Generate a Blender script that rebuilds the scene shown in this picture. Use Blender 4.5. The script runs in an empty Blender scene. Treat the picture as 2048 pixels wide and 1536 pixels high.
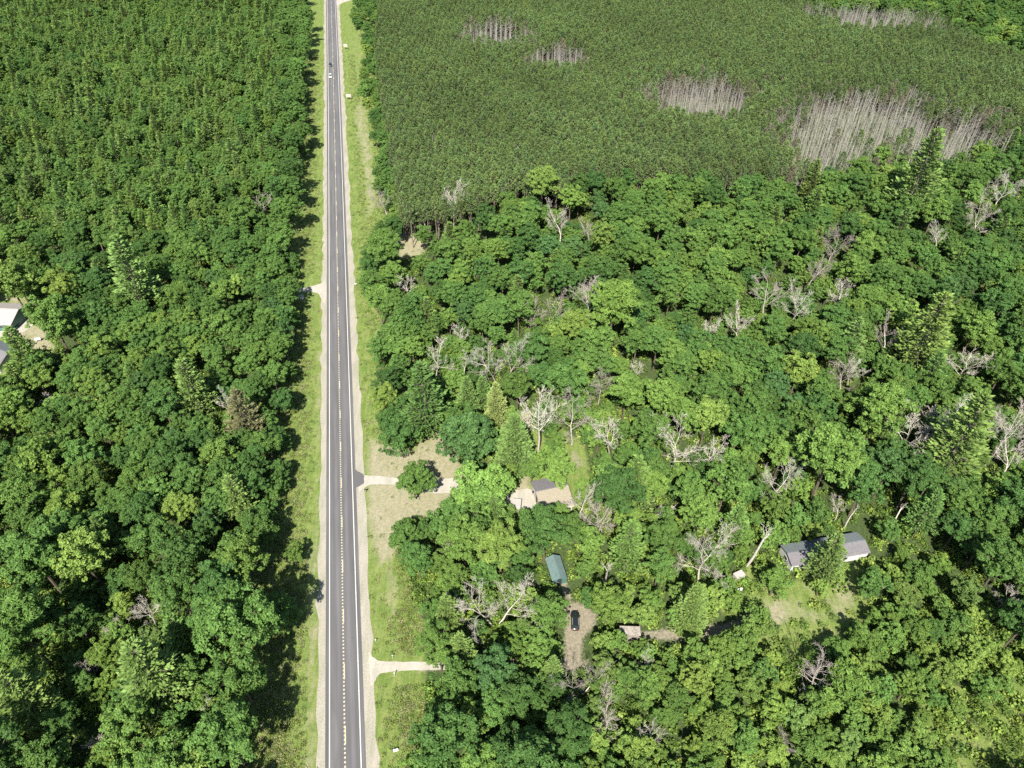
import bpy, math, random
import numpy as np
from mathutils import Vector

# ------------------------------------------------------------------ camera, world, sun, exposure
W_PX, H_PX = 2048.0, 1536.0
FPX, PITCH, CAM_H = 1420.0, math.radians(41.8), 140.0
SUN_AZ, SUN_EL = math.radians(8.0), math.radians(49.0)      # direction the shadows fall (from +Y towards +X), height of the sun
sc = bpy.context.scene
cam_d = bpy.data.cameras.new('camera'); cam = bpy.data.objects.new('camera', cam_d)
sc.collection.objects.link(cam); sc.camera = cam
cam_d.sensor_width = 36.0; cam_d.lens = FPX / W_PX * 36.0
cam_d.clip_start = 1.0; cam_d.clip_end = 6000.0
cam.location = (0, 0, CAM_H); cam.rotation_euler = (math.pi / 2 - PITCH, 0, 0)

world = bpy.data.worlds.new('World'); sc.world = world; world.use_nodes = True
wn = world.node_tree.nodes; wl = world.node_tree.links
sky = wn.new('ShaderNodeTexSky'); sky.sky_type = 'NISHITA'; sky.sun_disc = False
sky.sun_elevation = SUN_EL; sky.sun_rotation = math.pi + SUN_AZ
sky.air_density = 1.0; sky.dust_density = 0.6
wn['Background'].inputs[1].default_value = 0.085
wl.new(sky.outputs[0], wn['Background'].inputs[0])
sun_d = bpy.data.lights.new('sun', 'SUN'); sun = bpy.data.objects.new('sun', sun_d)
sc.collection.objects.link(sun)
sun_d.energy = 5.0; sun_d.angle = math.radians(0.5); sun_d.color = (1.0, 0.955, 0.88)
_d = Vector((math.sin(SUN_AZ) * math.cos(SUN_EL), math.cos(SUN_AZ) * math.cos(SUN_EL), -math.sin(SUN_EL)))
sun.rotation_euler = _d.to_track_quat('-Z', 'Y').to_euler()
sc.view_settings.view_transform = 'Standard'; sc.view_settings.look = 'None'
sc.view_settings.exposure = 1.38; sc.view_settings.gamma = 1.0; sc.view_settings.use_curve_mapping = False
sc.cycles.max_bounces = 4; sc.cycles.diffuse_bounces = 3; sc.cycles.glossy_bounces = 2
sc.cycles.transmission_bounces = 3; sc.cycles.use_denoising = False
sc.cycles.caustics_reflective = False; sc.cycles.caustics_refractive = False

rng = np.random.default_rng(11); random.seed(5)
COL = sc.collection
CT, ST = math.cos(PITCH), math.sin(PITCH)

# ------------------------------------------------------------------ from a pixel of the photograph to the place, and back
def G(px, py, z=0.0):
    px = np.asarray(px, float); py = np.asarray(py, float)
    a = (px - W_PX / 2) / FPX; b = -(py - H_PX / 2) / FPX
    dy = CT + b * ST; dz = -ST + b * CT
    t = (z - CAM_H) / dz
    return a * t, dy * t
def P(x, y, z=0.0):
    zc = y * CT + (CAM_H - z) * ST
    return W_PX / 2 + FPX * x / zc, H_PX / 2 - FPX * (y * ST - (CAM_H - z) * CT) / zc
def scale_at(x, y, z=0.0):
    return FPX / (y * CT + (CAM_H - z) * ST)

# ------------------------------------------------------------------ materials
def mat(name, rough=0.8, spec=0.3):
    m = bpy.data.materials.new(name); m.use_nodes = True
    b = m.node_tree.nodes['Principled BSDF']
    b.inputs['Roughness'].default_value = rough; b.inputs['Specular IOR Level'].default_value = spec
    return m, m.node_tree.nodes, m.node_tree.links, b
def noise(nd, lk, scale, detail=4, rough=0.6, co=None, mapping=None):
    t = nd.new('ShaderNodeTexNoise'); t.inputs['Scale'].default_value = scale
    t.inputs['Detail'].default_value = detail; t.inputs['Roughness'].default_value = rough
    if co is not None:
        if mapping:
            mp = nd.new('ShaderNodeMapping'); mp.inputs['Scale'].default_value = mapping
            lk.new(co, mp.inputs[0]); lk.new(mp.outputs[0], t.inputs['Vector'])
        else: lk.new(co, t.inputs['Vector'])
    return t.outputs['Fac']
def ramp(nd, lk, fac, stops, interp='LINEAR'):
    r = nd.new('ShaderNodeValToRGB'); r.color_ramp.interpolation = interp
    e = r.color_ramp.elements
    while len(e) < len(stops): e.new(0.5)
    for el, (p, c) in zip(e, stops):
        el.position = p; el.color = (c if isinstance(c, tuple) else (c, c, c)) + (1,)
    lk.new(fac, r.inputs[0]); return r.outputs[0]
def mixc(nd, lk, f, a, b, mode='MIX'):
    m = nd.new('ShaderNodeMix'); m.data_type = 'RGBA'; m.blend_type = mode
    for s, v in ((m.inputs[0], f), (m.inputs[6], a), (m.inputs[7], b)):
        if isinstance(v, (int, float)): s.default_value = v
        elif isinstance(v, tuple): s.default_value = v + (1,)
        else: lk.new(v, s)
    return m.outputs[2]
def math_(nd, lk, op, a, b=0.0, c=None, clamp=False):
    m = nd.new('ShaderNodeMath'); m.operation = op; m.use_clamp = clamp
    for i, v in enumerate((a, b, c)):
        if v is None: continue
        if isinstance(v, (int, float)): m.inputs[i].default_value = v
        else: lk.new(v, m.inputs[i])
    return m.outputs[0]
def attr(nd, name, kind='GEOMETRY'):
    a = nd.new('ShaderNodeAttribute'); a.attribute_name = name; a.attribute_type = kind
    return a
def objco(nd):
    return nd.new('ShaderNodeTexCoord').outputs['Object']
def bump(nd, lk, b, h, strength=0.5, dist=0.1):
    n = nd.new('ShaderNodeBump'); n.inputs['Strength'].default_value = strength; n.inputs['Distance'].default_value = dist
    lk.new(h, n.inputs['Height']); lk.new(n.outputs[0], b.inputs['Normal'])
def flat(name, c, rough=0.7, spec=0.3, var=0.18, sc_=1.2, metal=0.0):
    m, nd, lk, b = mat(name, rough, spec); co = objco(nd)
    f = ramp(nd, lk, noise(nd, lk, sc_, 6, 0.65, co), [(0.3, 1 - var), (0.7, 1 + var)])
    lk.new(mixc(nd, lk, 1.0, c, f, 'MULTIPLY'), b.inputs['Base Color']); b.inputs['Metallic'].default_value = metal
    return m

def foliage(name, transl=0.2, spec=0.12):
    m, nd, lk, b = mat(name, 0.6, spec)
    tint = attr(nd, 'tint', 'INSTANCER').outputs['Color']
    v = attr(nd, 'var').outputs['Fac']
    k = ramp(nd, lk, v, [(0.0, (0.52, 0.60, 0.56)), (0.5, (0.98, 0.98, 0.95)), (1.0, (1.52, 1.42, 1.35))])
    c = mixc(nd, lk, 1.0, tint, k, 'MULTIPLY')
    lk.new(c, b.inputs['Base Color'])
    t = nd.new('ShaderNodeBsdfTranslucent')
    lk.new(mixc(nd, lk, 1.0, c, (1.25, 1.2, 0.7), 'MULTIPLY'), t.inputs[0])
    mx = nd.new('ShaderNodeMixShader'); mx.inputs[0].default_value = transl
    lk.new(b.outputs[0], mx.inputs[1]); lk.new(t.outputs[0], mx.inputs[2])
    lk.new(mx.outputs[0], nd['Material Output'].inputs[0])
    return m
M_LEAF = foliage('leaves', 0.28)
M_NEED = foliage('needles', 0.20)
M_BARK = flat('bark', (0.10, 0.08, 0.06), 0.95, 0.1, 0.35, 3.0)
M_PBARK = flat('pine_bark', (0.17, 0.14, 0.11), 0.95, 0.1, 0.3, 3.0)
M_DEAD = flat('bleached_wood', (0.345, 0.318, 0.270), 0.85, 0.15, 0.25, 2.0)
_nt = M_DEAD.node_tree; _b = _nt.nodes['Principled BSDF']; _src = _b.inputs['Base Color'].links[0].from_socket
_oi = _nt.nodes.new('ShaderNodeObjectInfo'); _rv = ramp(_nt.nodes, _nt.links, _oi.outputs['Random'], [(0.0, (0.66, 0.62, 0.62)), (0.35, (0.92, 0.88, 0.88)), (0.6, (1.05, 1.05, 1.05)), (1.0, (1.22, 1.22, 1.18))])
_nt.links.new(mixc(_nt.nodes, _nt.links, 1.0, _src, _rv, 'MULTIPLY'), _b.inputs['Base Color'])
M_DPINE = flat('dead_pine_bark', (0.265, 0.252, 0.20), 0.9, 0.1, 0.25, 2.0)
M_TWIG = flat('dead_twigs', (0.205, 0.192, 0.170), 0.9, 0.1, 0.2, 2.0)

# ------------------------------------------------------------------ mesh helpers
def mesh_np(name, v, f, mats, var=None, midx=None, smooth=False):
    """v (n,3); f (m,4) quads or (m,3) tris."""
    me = bpy.data.meshes.new(name); v = np.asarray(v, np.float32); f = np.asarray(f, np.int32)
    k = f.shape[1]
    me.vertices.add(len(v)); me.vertices.foreach_set('co', v.ravel())
    me.loops.add(f.size); me.loops.foreach_set('vertex_index', f.ravel())
    me.polygons.add(len(f)); me.polygons.foreach_set('loop_start', np.arange(0, f.size, k, dtype=np.int32))
    me.polygons.foreach_set('loop_total', np.full(len(f), k, np.int32))
    for m in mats: me.materials.append(m)
    if midx is not None: me.polygons.foreach_set('material_index', np.asarray(midx, np.int32))
    if var is not None:
        a = me.attributes.new('var', 'FLOAT', 'FACE'); a.data.foreach_set('value', np.asarray(var, np.float32))
    me.update(calc_edges=True)
    me.polygons.foreach_set('use_smooth', np.full(len(f), smooth))
    return me
def obj(name, me, parent=None, loc=None, rz=None):
    o = bpy.data.objects.new(name, me); COL.objects.link(o)
    if parent is not None: o.parent = parent
    if loc is not None: o.location = loc
    if rz is not None: o.rotation_euler = (0, 0, rz)
    return o
def tag(o, label=None, cat=None, group=None, kind=None):
    if label: o['label'] = label
    if cat: o['category'] = cat
    if group: o['group'] = group
    if kind: o['kind'] = kind
    return o
def empty(name, loc=(0, 0, 0), rz=0.0):
    o = bpy.data.objects.new(name, None); COL.objects.link(o); o.location = loc; o.rotation_euler = (0, 0, rz)
    o.empty_display_size = 0.5
    return o

class MB:
    """collects boxes, tubes and polygons; build() links them as ONE mesh object"""
    def __init__(s): s.v = []; s.f = []; s.m = []
    def add(s, v, f, m=0):
        o = len(s.v); s.v += [tuple(p) for p in v]; s.f += [tuple(i + o for i in q) for q in f]; s.m += [m] * len(f)
    def box(s, x0, x1, y0, y1, z0, z1, m=0):
        s.add([(x0, y0, z0), (x1, y0, z0), (x1, y1, z0), (x0, y1, z0), (x0, y0, z1), (x1, y0, z1), (x1, y1, z1), (x0, y1, z1)],
              [(0, 3, 2, 1), (4, 5, 6, 7), (0, 1, 5, 4), (1, 2, 6, 5), (2, 3, 7, 6), (3, 0, 4, 7)], m)
    def tube(s, a, b, r0, r1=None, n=8, m=0, cap=True):
        r1 = r0 if r1 is None else r1
        a = Vector(a); b = Vector(b); d = (b - a).normalized()
        u = d.orthogonal().normalized(); w = d.cross(u)
        v = []
        for p, r in ((a, r0), (b, r1)):
            for i in range(n):
                t = 2 * math.pi * i / n; v.append(p + u * (r * math.cos(t)) + w * (r * math.sin(t)))
        f = [(i, (i + 1) % n, n + (i + 1) % n, n + i) for i in range(n)]
        if cap: f += [tuple(range(n - 1, -1, -1)), tuple(range(n, 2 * n))]
        s.add(v, f, m)
    def slab(s, pts, t, m=0):
        """polygon given top corner points, thickness t downwards"""
        n = len(pts); v = list(pts) + [(p[0], p[1], p[2] - t) for p in pts]
        f = [tuple(range(n)), tuple(range(2 * n - 1, n - 1, -1))] + [(i, n + i, n + (i + 1) % n, (i + 1) % n) for i in range(n)]
        s.add(v, f, m)
    def build(s, name, mats, parent=None, smooth=False):
        me = bpy.data.meshes.new(name); me.from_pydata(s.v, [], s.f)
        for m in (mats if isinstance(mats, (list, tuple)) else [mats]): me.materials.append(m)
        me.polygons.foreach_set('material_index', s.m)
        import bmesh
        bm = bmesh.new(); bm.from_mesh(me); bmesh.ops.recalc_face_normals(bm, faces=bm.faces); bm.to_mesh(me); bm.free()
        if smooth: me.polygons.foreach_set('use_smooth', [True] * len(me.polygons))
        return obj(name, me, parent)

# ------------------------------------------------------------------ masks drawn from the photograph's layout
def inpoly(x, y, poly):
    x = np.asarray(x, float); y = np.asarray(y, float); r = np.zeros(x.shape, bool); n = len(poly)
    for i in range(n):
        x0, y0 = poly[i]; x1, y1 = poly[(i + 1) % n]
        if y0 == y1: continue
        c = ((y0 > y) != (y1 > y)) & (x < (x1 - x0) * (y - y0) / (y1 - y0) + x0)
        r ^= c
    return r
def gpoly(poly):
    return [tuple(float(q) for q in G(a, b)) for a, b in poly]
def sdist(x, y, poly):
    """signed distance (negative inside)"""
    d = np.full(np.shape(x), 1e9); n = len(poly)
    for i in range(n):
        x0, y0 = poly[i]; x1, y1 = poly[(i + 1) % n]; ex, ey = x1 - x0, y1 - y0
        t = np.clip(((x - x0) * ex + (y - y0) * ey) / (ex * ex + ey * ey + 1e-9), 0, 1)
        d = np.minimum(d, np.hypot(x - x0 - t * ex, y - y0 - t * ey))
    return np.where(inpoly(x, y, poly), -d, d)

EDGE_L = [(600, -300), (622, 0), (627, 60), (612, 130), (614, 200), (622, 240), (610, 300), (612, 370), (598, 440), (596, 520), (597, 560),
          (596, 582), (603, 600), (608, 640), (600, 700), (590, 760), (588, 830), (594, 900), (575, 950), (560, 1000), (566, 1040), (540, 1100),
          (525, 1140), (590, 1215), (598, 1250), (548, 1290), (556, 1366), (500, 1420), (492, 1490), (555, 1525), (530, 1600), (470, 2100)]
EDGE_R = [(700, -300), (703, 0), (694, 28), (712, 60), (722, 110), (714, 165), (713, 190), (724, 205), (738, 265), (744, 300), (742, 360),
          (752, 410), (757, 440), (738, 465), (722, 500), (716, 555), (734, 600), (738, 660), (732, 700), (722, 740), (728, 800), (748, 860),
          (762, 895), (780, 910), (815, 914), (835, 885), (855, 862), (880, 857), (886, 890), (902, 938), (925, 934), (928, 950), (912, 985),
          (893, 994), (866, 1022), (835, 1022), (806, 1027), (792, 1080), (784, 1110), (792, 1200), (816, 1260), (822, 1318), (836, 1325),
          (836, 1345), (828, 1430), (815, 1490), (800, 1540), (790, 1700), (780, 2100)]
CLEAR = [EDGE_L + EDGE_R[::-1],
         [(783, 476), (812, 472), (848, 484), (840, 500), (815, 516), (800, 505)],
         [(1022, 972), (1060, 957), (1120, 950), (1130, 985), (1110, 1002), (1086, 1009), (1050, 1016), (1028, 1020)],
         [(984, 846), (1008, 842), (1010, 852), (990, 862), (986, 880)], [(1026, 836), (1062, 832), (1066, 850), (1050, 858)],
         [(1140, 905), (1152, 903), (1162, 925), (1150, 938)],
         [(1097, 1110), (1106, 1102), (1126, 1102), (1132, 1150), (1142, 1190), (1130, 1192), (1113, 1162), (1100, 1140)], [(1950, 1415), (2080, 1370), (2080, 1560), (1930, 1560)],
         [(1130, 1212), (1155, 1208), (1190, 1232), (1184, 1250), (1164, 1270), (1166, 1316), (1126, 1322), (1134, 1250)],
         [(1240, 1251), (1280, 1251), (1300, 1262), (1350, 1256), (1442, 1246), (1444, 1274), (1400, 1278), (1300, 1268), (1244, 1270)],
         [(1558, 1084), (1640, 1072), (1722, 1058), (1748, 1078), (1744, 1096), (1722, 1114), (1690, 1122), (1620, 1134), (1602, 1170), (1584, 1130), (1568, 1110)],
         [(1520, 1195), (1600, 1178), (1672, 1204), (1688, 1150), (1712, 1142), (1722, 1228), (1692, 1250), (1650, 1246), (1630, 1290), (1570, 1312), (1550, 1282), (1556, 1236)],
         [(1466, 1138), (1502, 1140), (1506, 1160), (1496, 1172), (1484, 1188), (1468, 1186)],
         [(-60, 596), (48, 592), (60, 610), (64, 640), (84, 668), (84, 688), (62, 696), (50, 684), (34, 668), (28, 690), (24, 715), (0, 742), (-80, 760)],
         [(955, 1276), (968, 1276), (968, 1292), (955, 1292)], [(1180, 1324), (1190, 1324)],
         [(960, 1319), (985, 1317), (985, 1328), (960, 1330)], [(1005, 1316), (1035, 1318), (1035, 1330), (1005, 1330)],
         [(1205, 1088), (1218, 1090), (1214, 1190), (1202, 1190)]]
MS, MX0, MY0 = 3.0, -700.0, -420.0
_mx, _my = np.meshgrid(np.arange(MX0, 2800, MS), np.arange(MY0, 2150, MS))
def raster(polys):
    r = np.zeros(_mx.shape, bool)
    for p in polys:
        if len(p) > 2: r |= inpoly(_mx, _my, p)
    return r
CLEARM = raster(CLEAR)
def look(mask, px, py):
    i = np.clip(((np.asarray(py) - MY0) / MS).astype(int), 0, mask.shape[0] - 1)
    j = np.clip(((np.asarray(px) - MX0) / MS).astype(int), 0, mask.shape[1] - 1)
    return mask[i, j]
RED = [(752, -420), (756, 20), (750, 100), (762, 190), (768, 250), (786, 330), (790, 400), (798, 428), (850, 424), (940, 408), (1000, 378), (1060, 375),
       (1115, 378), (1180, 352), (1300, 350), (1420, 360), (1560, 345), (1640, 332), (1720, 322), (1800, 300), (1870, 298), (1960, 300), (2048, 262),
       (2800, 120), (2800, 60), (2048, 118), (1950, 82), (1905, 55), (1880, 25), (1750, 12), (1640, 8), (1560, -6), (1400, -60), (1300, -420)]
LPINE = [(-700, -420), (570, -420), (565, 0), (560, 120), (540, 260), (520, 330), (500, 400), (455, 440), (300, 462), (100, 440), (-700, 400)]
REDM, LPINEM = raster([RED]), raster([LPINE])
NOBROAD = raster([[(792, 395), (1010, 370), (1000, 425), (960, 445), (900, 452), (860, 462), (800, 462)]])
DEADP = [(992, 64, 74, 26), (1108, 114, 64, 22), (1405, 192, 108, 42), (1740, 238, 165, 58), (1890, 268, 150, 46), (1665, 290, 90, 48), (1990, 285, 90, 30), (1770, 34, 130, 24), (1660, 24, 80, 16)]

# ------------------------------------------------------------------ the ground: one sheet, open ground painted by what grows there
def grid_lines(a, b, step, far, grow=1.35):
    L = list(np.arange(a, b + step, step)); s = step * 2; x = L[-1]
    while x < far[1]: s *= grow; x += s; L.append(x)
    s = step * 2; x = L[0]
    while x > far[0]: s *= grow; x -= s; L.insert(0, x)
    return np.array(L)
gx = grid_lines(-150, 130, 1.1, (-2500, 2500)); gy = grid_lines(20, 420, 1.1, (-600, 4000))
XX, YY = np.meshgrid(gx, gy); nx, ny = len(gx), len(gy)
def soft(poly, w):
    return np.clip(0.5 - sdist(XX, YY, gpoly(poly)) / w, 0, 1)
GRASS_POLYS = [
    [(560, -250), (600, 0), (590, 300), (575, 600), (560, 800), (520, 1000), (480, 1300), (430, 1800), (1000, 1800), (860, 1500), (850, 1350),
     (850, 1250), (800, 1100), (835, 1040), (960, 1010), (960, 940), (910, 850), (800, 850), (760, 750), (770, 600), (760, 500), (790, 440), (770, 300), (735, 0), (690, -250)],
    [(770, 470), (812, 462), (870, 480), (850, 510), (800, 520)],
    [(1500, 1180), (1600, 1160), (1690, 1130), (1730, 1140), (1740, 1230), (1700, 1270), (1640, 1310), (1560, 1330), (1500, 1290)],
    [(980, 940), (1000, 830), (1080, 820), (1170, 890), (1180, 960), (1170, 1030), (1010, 1030)],
    [(-80, 585), (60, 585), (100, 640), (110, 700), (50, 760), (-80, 780)],
    [(1850, 1380), (2200, 1340), (2400, 1700), (1800, 1700)], [(1400, 1170), (1520, 1120), (1560, 1200), (1450, 1230)]]
DRY_POLYS = [([(735, 880), (830, 905), (880, 850), (925, 930), (930, 1000), (870, 1030), (800, 1040), (790, 1110), (760, 1130), (738, 1060), (738, 960)], 5, 1.0),
             ([(760, 1100), (790, 1110), (800, 1220), (785, 1240), (768, 1200)], 6, .55),
             ([(770, 470), (812, 462), (870, 480), (850, 510), (800, 520)], 4, .9),
             ([(725, 180), (745, 300), (752, 420), (735, 440), (725, 330), (708, 230)], 6, .62),
             ([(715, 0), (724, 110), (714, 180), (708, 90)], 8, .5),
             ([(1660, 1150), (1705, 1150), (1712, 1215), (1690, 1250), (1650, 1210)], 4, .55),
             ([(1505, 1195), (1580, 1180), (1620, 1215), (1700, 1225), (1640, 1250), (1590, 1245)], 5, .52),
             ([(985, 880), (1000, 830), (1070, 825), (1060, 862), (1010, 880)], 4, .7), ([(1015, 960), (1065, 945), (1070, 1020), (1015, 1030)], 3, .7), ([(1140, 905), (1158, 903), (1175, 935), (1150, 940)], 3, .6),
             ([(20, 585), (60, 585), (100, 640), (110, 700), (50, 760)], 3, .8),
             ([(618, 1100), (636, 1100), (632, 1536), (612, 1536)], 3, .6), ([(634, 700), (645, 700), (640, 1100), (628, 1100)], 2, .5),
             ([(1440, 1250), (1550, 1190), (1600, 1240), (1440, 1285)], 4, .7)]
BARE_POLYS = [([(1128, 1205), (1158, 1205), (1194, 1230), (1188, 1252), (1166, 1275), (1160, 1340), (1130, 1340), (1130, 1250)], 2.5, 1.0),
              ([(985, 950), (1010, 830), (1068, 826), (1066, 860), (1000, 880)], 3, .55),
              ([(1136, 900), (1156, 900), (1168, 930), (1150, 945)], 3, .6),
              ([(1235, 1262), (1300, 1262), (1350, 1254), (1450, 1246), (1540, 1215), (1548, 1232), (1450, 1278), (1300, 1282), (1240, 1290)], 2.5, .85),
              ([(1118, 1150), (1128, 1150), (1142, 1190), (1140, 1210), (1128, 1190)], 1.5, 1.0),
              ([(1600, 1165), (1650, 1170), (1640, 1190), (1600, 1185)], 3, .5),
              ([(836, 1322), (980, 1314), (1060, 1320), (1180, 1318), (1180, 1332), (1060, 1336), (980, 1332), (836, 1345)], 2.2, .8)]
def paint(lst):
    r = np.zeros(XX.shape)
    for e in lst:
        p, w, k = e if isinstance(e, tuple) and len(e) == 3 and isinstance(e[1], (int, float)) else (e, 3.0, 1.0)
        r = np.maximum(r, soft(p, w) * k)
    return r
a_grass, a_dry, a_bare = paint(GRASS_POLYS), paint(DRY_POLYS), paint(BARE_POLYS)
idx = np.arange(nx * ny).reshape(ny, nx)
quads = np.stack([idx[:-1, :-1], idx[:-1, 1:], idx[1:, 1:], idx[1:, :-1]], -1).reshape(-1, 4)

m_ground, nd, lk, b = mat('ground_cover', 0.95, 0.1)
co = objco(nd)
n1 = noise(nd, lk, 0.35, 6, 0.62, co); n2 = noise(nd, lk, 1.7, 8, 0.7, co); n3 = noise(nd, lk, 0.06, 4, 0.55, co); n4 = noise(nd, lk, 6.0, 6, 0.75, co)
n5 = noise(nd, lk, 0.5, 6, 0.7, co, (2.2, 0.25, 1.0))
litter = ramp(nd, lk, n2, [(0.3, (0.030, 0.034, 0.016)), (0.5, (0.045, 0.065, 0.022)), (0.75, (0.065, 0.10, 0.030))])
g_a = ramp(nd, lk, n1, [(0.25, (0.066, 0.105, 0.020)), (0.5, (0.122, 0.160, 0.040)), (0.75, (0.185, 0.205, 0.072))])
g_b = ramp(nd, lk, n5, [(0.36, (0.052, 0.098, 0.018)), (0.5, (0.110, 0.152, 0.040)), (0.64, (0.180, 0.190, 0.072))])
g = mixc(nd, lk, 0.5, g_a, g_b)
g = mixc(nd, lk, 1.0, g, ramp(nd, lk, n4, [(0.3, 0.62), (0.7, 1.38)]), 'MULTIPLY')
n6 = noise(nd, lk, 0.45, 9, 0.78, co, (1.8, 0.6, 1.0))
dry = ramp(nd, lk, n6, [(0.28, (0.140, 0.150, 0.070)), (0.42, (0.200, 0.188, 0.116)), (0.60, (0.240, 0.216, 0.146)), (0.78, (0.275, 0.248, 0.175))])
bare = ramp(nd, lk, n2, [(0.25, (0.13, 0.115, 0.08)), (0.5, (0.19, 0.166, 0.122)), (0.8, (0.25, 0.222, 0.175))])
def thr(a, n, gain=3.0, spread=1.2):
    t = math_(nd, lk, 'MULTIPLY_ADD', math_(nd, lk, 'SUBTRACT', n, 0.5), spread, attr(nd, a).outputs['Fac'])
    return math_(nd, lk, 'MULTIPLY_ADD', math_(nd, lk, 'SUBTRACT', t, 0.5), gain, 0.5, True)
c = mixc(nd, lk, thr('grass', n1), litter, g)
dryf = thr('dry', noise(nd, lk, 0.22, 7, 0.7, co, (1.6, 0.6, 1)), 2.2, 1.5)
c = mixc(nd, lk, math_(nd, lk, 'MULTIPLY', dryf, thr('grass', n1), clamp=True), c, dry)
c = mixc(nd, lk, thr('bare', n2, 3.0, 1.0), c, bare)
n7 = noise(nd, lk, 1.3, 8, 0.85, co)
c = mixc(nd, lk, 1.0, c, ramp(nd, lk, n7, [(0.34, (0.55, 0.62, 0.50)), (0.46, (0.95, 0.97, 0.93)), (0.62, (1.22, 1.18, 1.15))]), 'MULTIPLY')
lk.new(c, b.inputs['Base Color']); bump(nd, lk, b, n7, 0.8, 0.3)
me = mesh_np('ground', np.stack([XX.ravel(), YY.ravel(), np.zeros(XX.size)], -1), quads, [m_ground])
for nm, a in (('grass', a_grass), ('dry', a_dry), ('bare', a_bare)):
    at = me.attributes.new(nm, 'FLOAT', 'POINT'); at.data.foreach_set('value', a.ravel().astype(np.float32))
tag(obj('ground', me), kind='structure')

# ------------------------------------------------------------------ the road
_ry = np.array([-420, -200, 0, 55, 165, 350, 610, 950, 1250, 1440, 1600, 1900], float)
_rx = np.array([649.0, 655.5, 660.8, 662.3, 665.3, 671.0, 677.8, 683.9, 688.0, 690.0, 691.3, 693.0], float)
_gx, _gy = G(_rx, _ry)
_fit = np.polyfit(_gy, _gx, 3, w=1 / (1 + np.abs(_gy) / 200))
RY = np.concatenate([np.arange(-60, 760, 2.0), np.arange(760, 1500, 20)])
def road_x(y):
    y = np.asarray(y, float); yy = np.clip(y, 15, 620)
    s_lo = np.polyval(np.polyder(_fit), 15.0); s_hi = np.polyval(np.polyder(_fit), 620.0)
    return np.polyval(_fit, yy) + np.where(y < 15, (y - 15) * s_lo, 0) + np.where(y > 620, (y - 620) * s_hi, 0)
def strip(name, x0, x1, z, m, ys=None, jit=0.0, seed=0, parent=None):
    ys = RY if ys is None else ys; r = np.random.default_rng(seed)
    jl = np.interp(ys, ys[::2], r.normal(0, jit, len(ys[::2]))) if jit else 0
    jr = np.interp(ys, ys[::2], r.normal(0, jit, len(ys[::2]))) if jit else 0
    cx = road_x(ys); n = len(ys)
    v = np.concatenate([np.stack([cx + x0 + jl * (x0 < -4), ys, np.full(n, z)], -1), np.stack([cx + x1 + jr * (x1 > 4), ys, np.full(n, z)], -1)])
    f = np.array([(i, n + i, n + i + 1, i + 1) for i in range(n - 1)])
    me = mesh_np(name, v, f, [m]); uv = me.uv_layers.new(name='UVMap')
    u = np.zeros((len(f), 4, 2)); u[:, 0] = np.stack([np.full(n - 1, x0), ys[:-1]], -1); u[:, 1] = np.stack([np.full(n - 1, x1), ys[:-1]], -1)
    u[:, 2] = np.stack([np.full(n - 1, x1), ys[1:]], -1); u[:, 3] = np.stack([np.full(n - 1, x0), ys[1:]], -1)
    uv.data.foreach_set('uv', u.ravel().astype(np.float32))
    return obj(name, me, parent)
m_asph, nd, lk, b = mat('asphalt', 0.85, 0.3)
uv = nd.new('ShaderNodeTexCoord').outputs['UV']; sx = nd.new('ShaderNodeSeparateXYZ'); lk.new(uv, sx.inputs[0])
fx = math_(nd, lk, 'DIVIDE', math_(nd, lk, 'ADD', sx.outputs[0], 4.0), 8.0)
pos = lambda x: (x + 4) / 8
tr = ramp(nd, lk, fx, [(pos(-3.9), 0.84), (pos(-2.9), 0.9), (pos(-2.3), 1.0), (pos(-1.95), 0.90), (pos(-1.2), 1.07), (pos(-0.6), 0.95), (pos(0.0), 0.9),
                       (pos(0.7), 0.96), (pos(1.3), 1.06), (pos(1.9), 0.95), (pos(2.4), 0.86), (pos(2.8), 0.82), (pos(3.6), 0.95)])
lo = noise(nd, lk, 0.5, 6, 0.7, uv, (2.5, 0.06, 1)); hi = noise(nd, lk, 9, 6, 0.7, uv)
base = ramp(nd, lk, lo, [(0.3, (0.074, 0.071, 0.073)), (0.55, (0.101, 0.097, 0.096)), (0.75, (0.130, 0.125, 0.119))])
c = mixc(nd, lk, 1.0, base, tr, 'MULTIPLY'); c = mixc(nd, lk, 1.0, c, ramp(nd, lk, hi, [(0.3, 0.86), (0.7, 1.14)]), 'MULTIPLY')
patch = ramp(nd, lk, noise(nd, lk, 0.09, 3, 0.5, uv, (1.2, 0.22, 1)), [(0.42, 1.0), (0.46, 0.88), (0.52, 0.97), (0.6, 1.05)])
c = mixc(nd, lk, 1.0, c, patch, 'MULTIPLY')
lk.new(c, b.inputs['Base Color']); bump(nd, lk, b, hi, 0.3, 0.03)
def gravel_mat(name, c0, c1, c2, sc_=3.0):
    m, nd, lk, b = mat(name, 0.95, 0.1); co = objco(nd)
    a = noise(nd, lk, sc_, 8, 0.75, co); k = noise(nd, lk, 0.3, 5, 0.6, co, (2.0, 0.4, 1))
    c = mixc(nd, lk, 1.0, ramp(nd, lk, a, [(0.28, c0), (0.5, c1), (0.75, c2)]), ramp(nd, lk, k, [(0.3, (0.80, 0.84, 0.76)), (0.65, (1.1, 1.08, 1.05))]), 'MULTIPLY')
    lk.new(c, b.inputs['Base Color']); bump(nd, lk, b, a, 0.6, 0.06); return m
m_grav = gravel_mat('shoulder_gravel', (0.155, 0.142, 0.112), (0.250, 0.230, 0.190), (0.325, 0.302, 0.258))
m_drive = gravel_mat('driveway_gravel', (0.235, 0.214, 0.182), (0.300, 0.276, 0.240), (0.345, 0.320, 0.285), 2.0)
m_track = gravel_mat('track_dirt', (0.10, 0.085, 0.06), (0.165, 0.142, 0.112), (0.23, 0.20, 0.168), 2.0)
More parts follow.
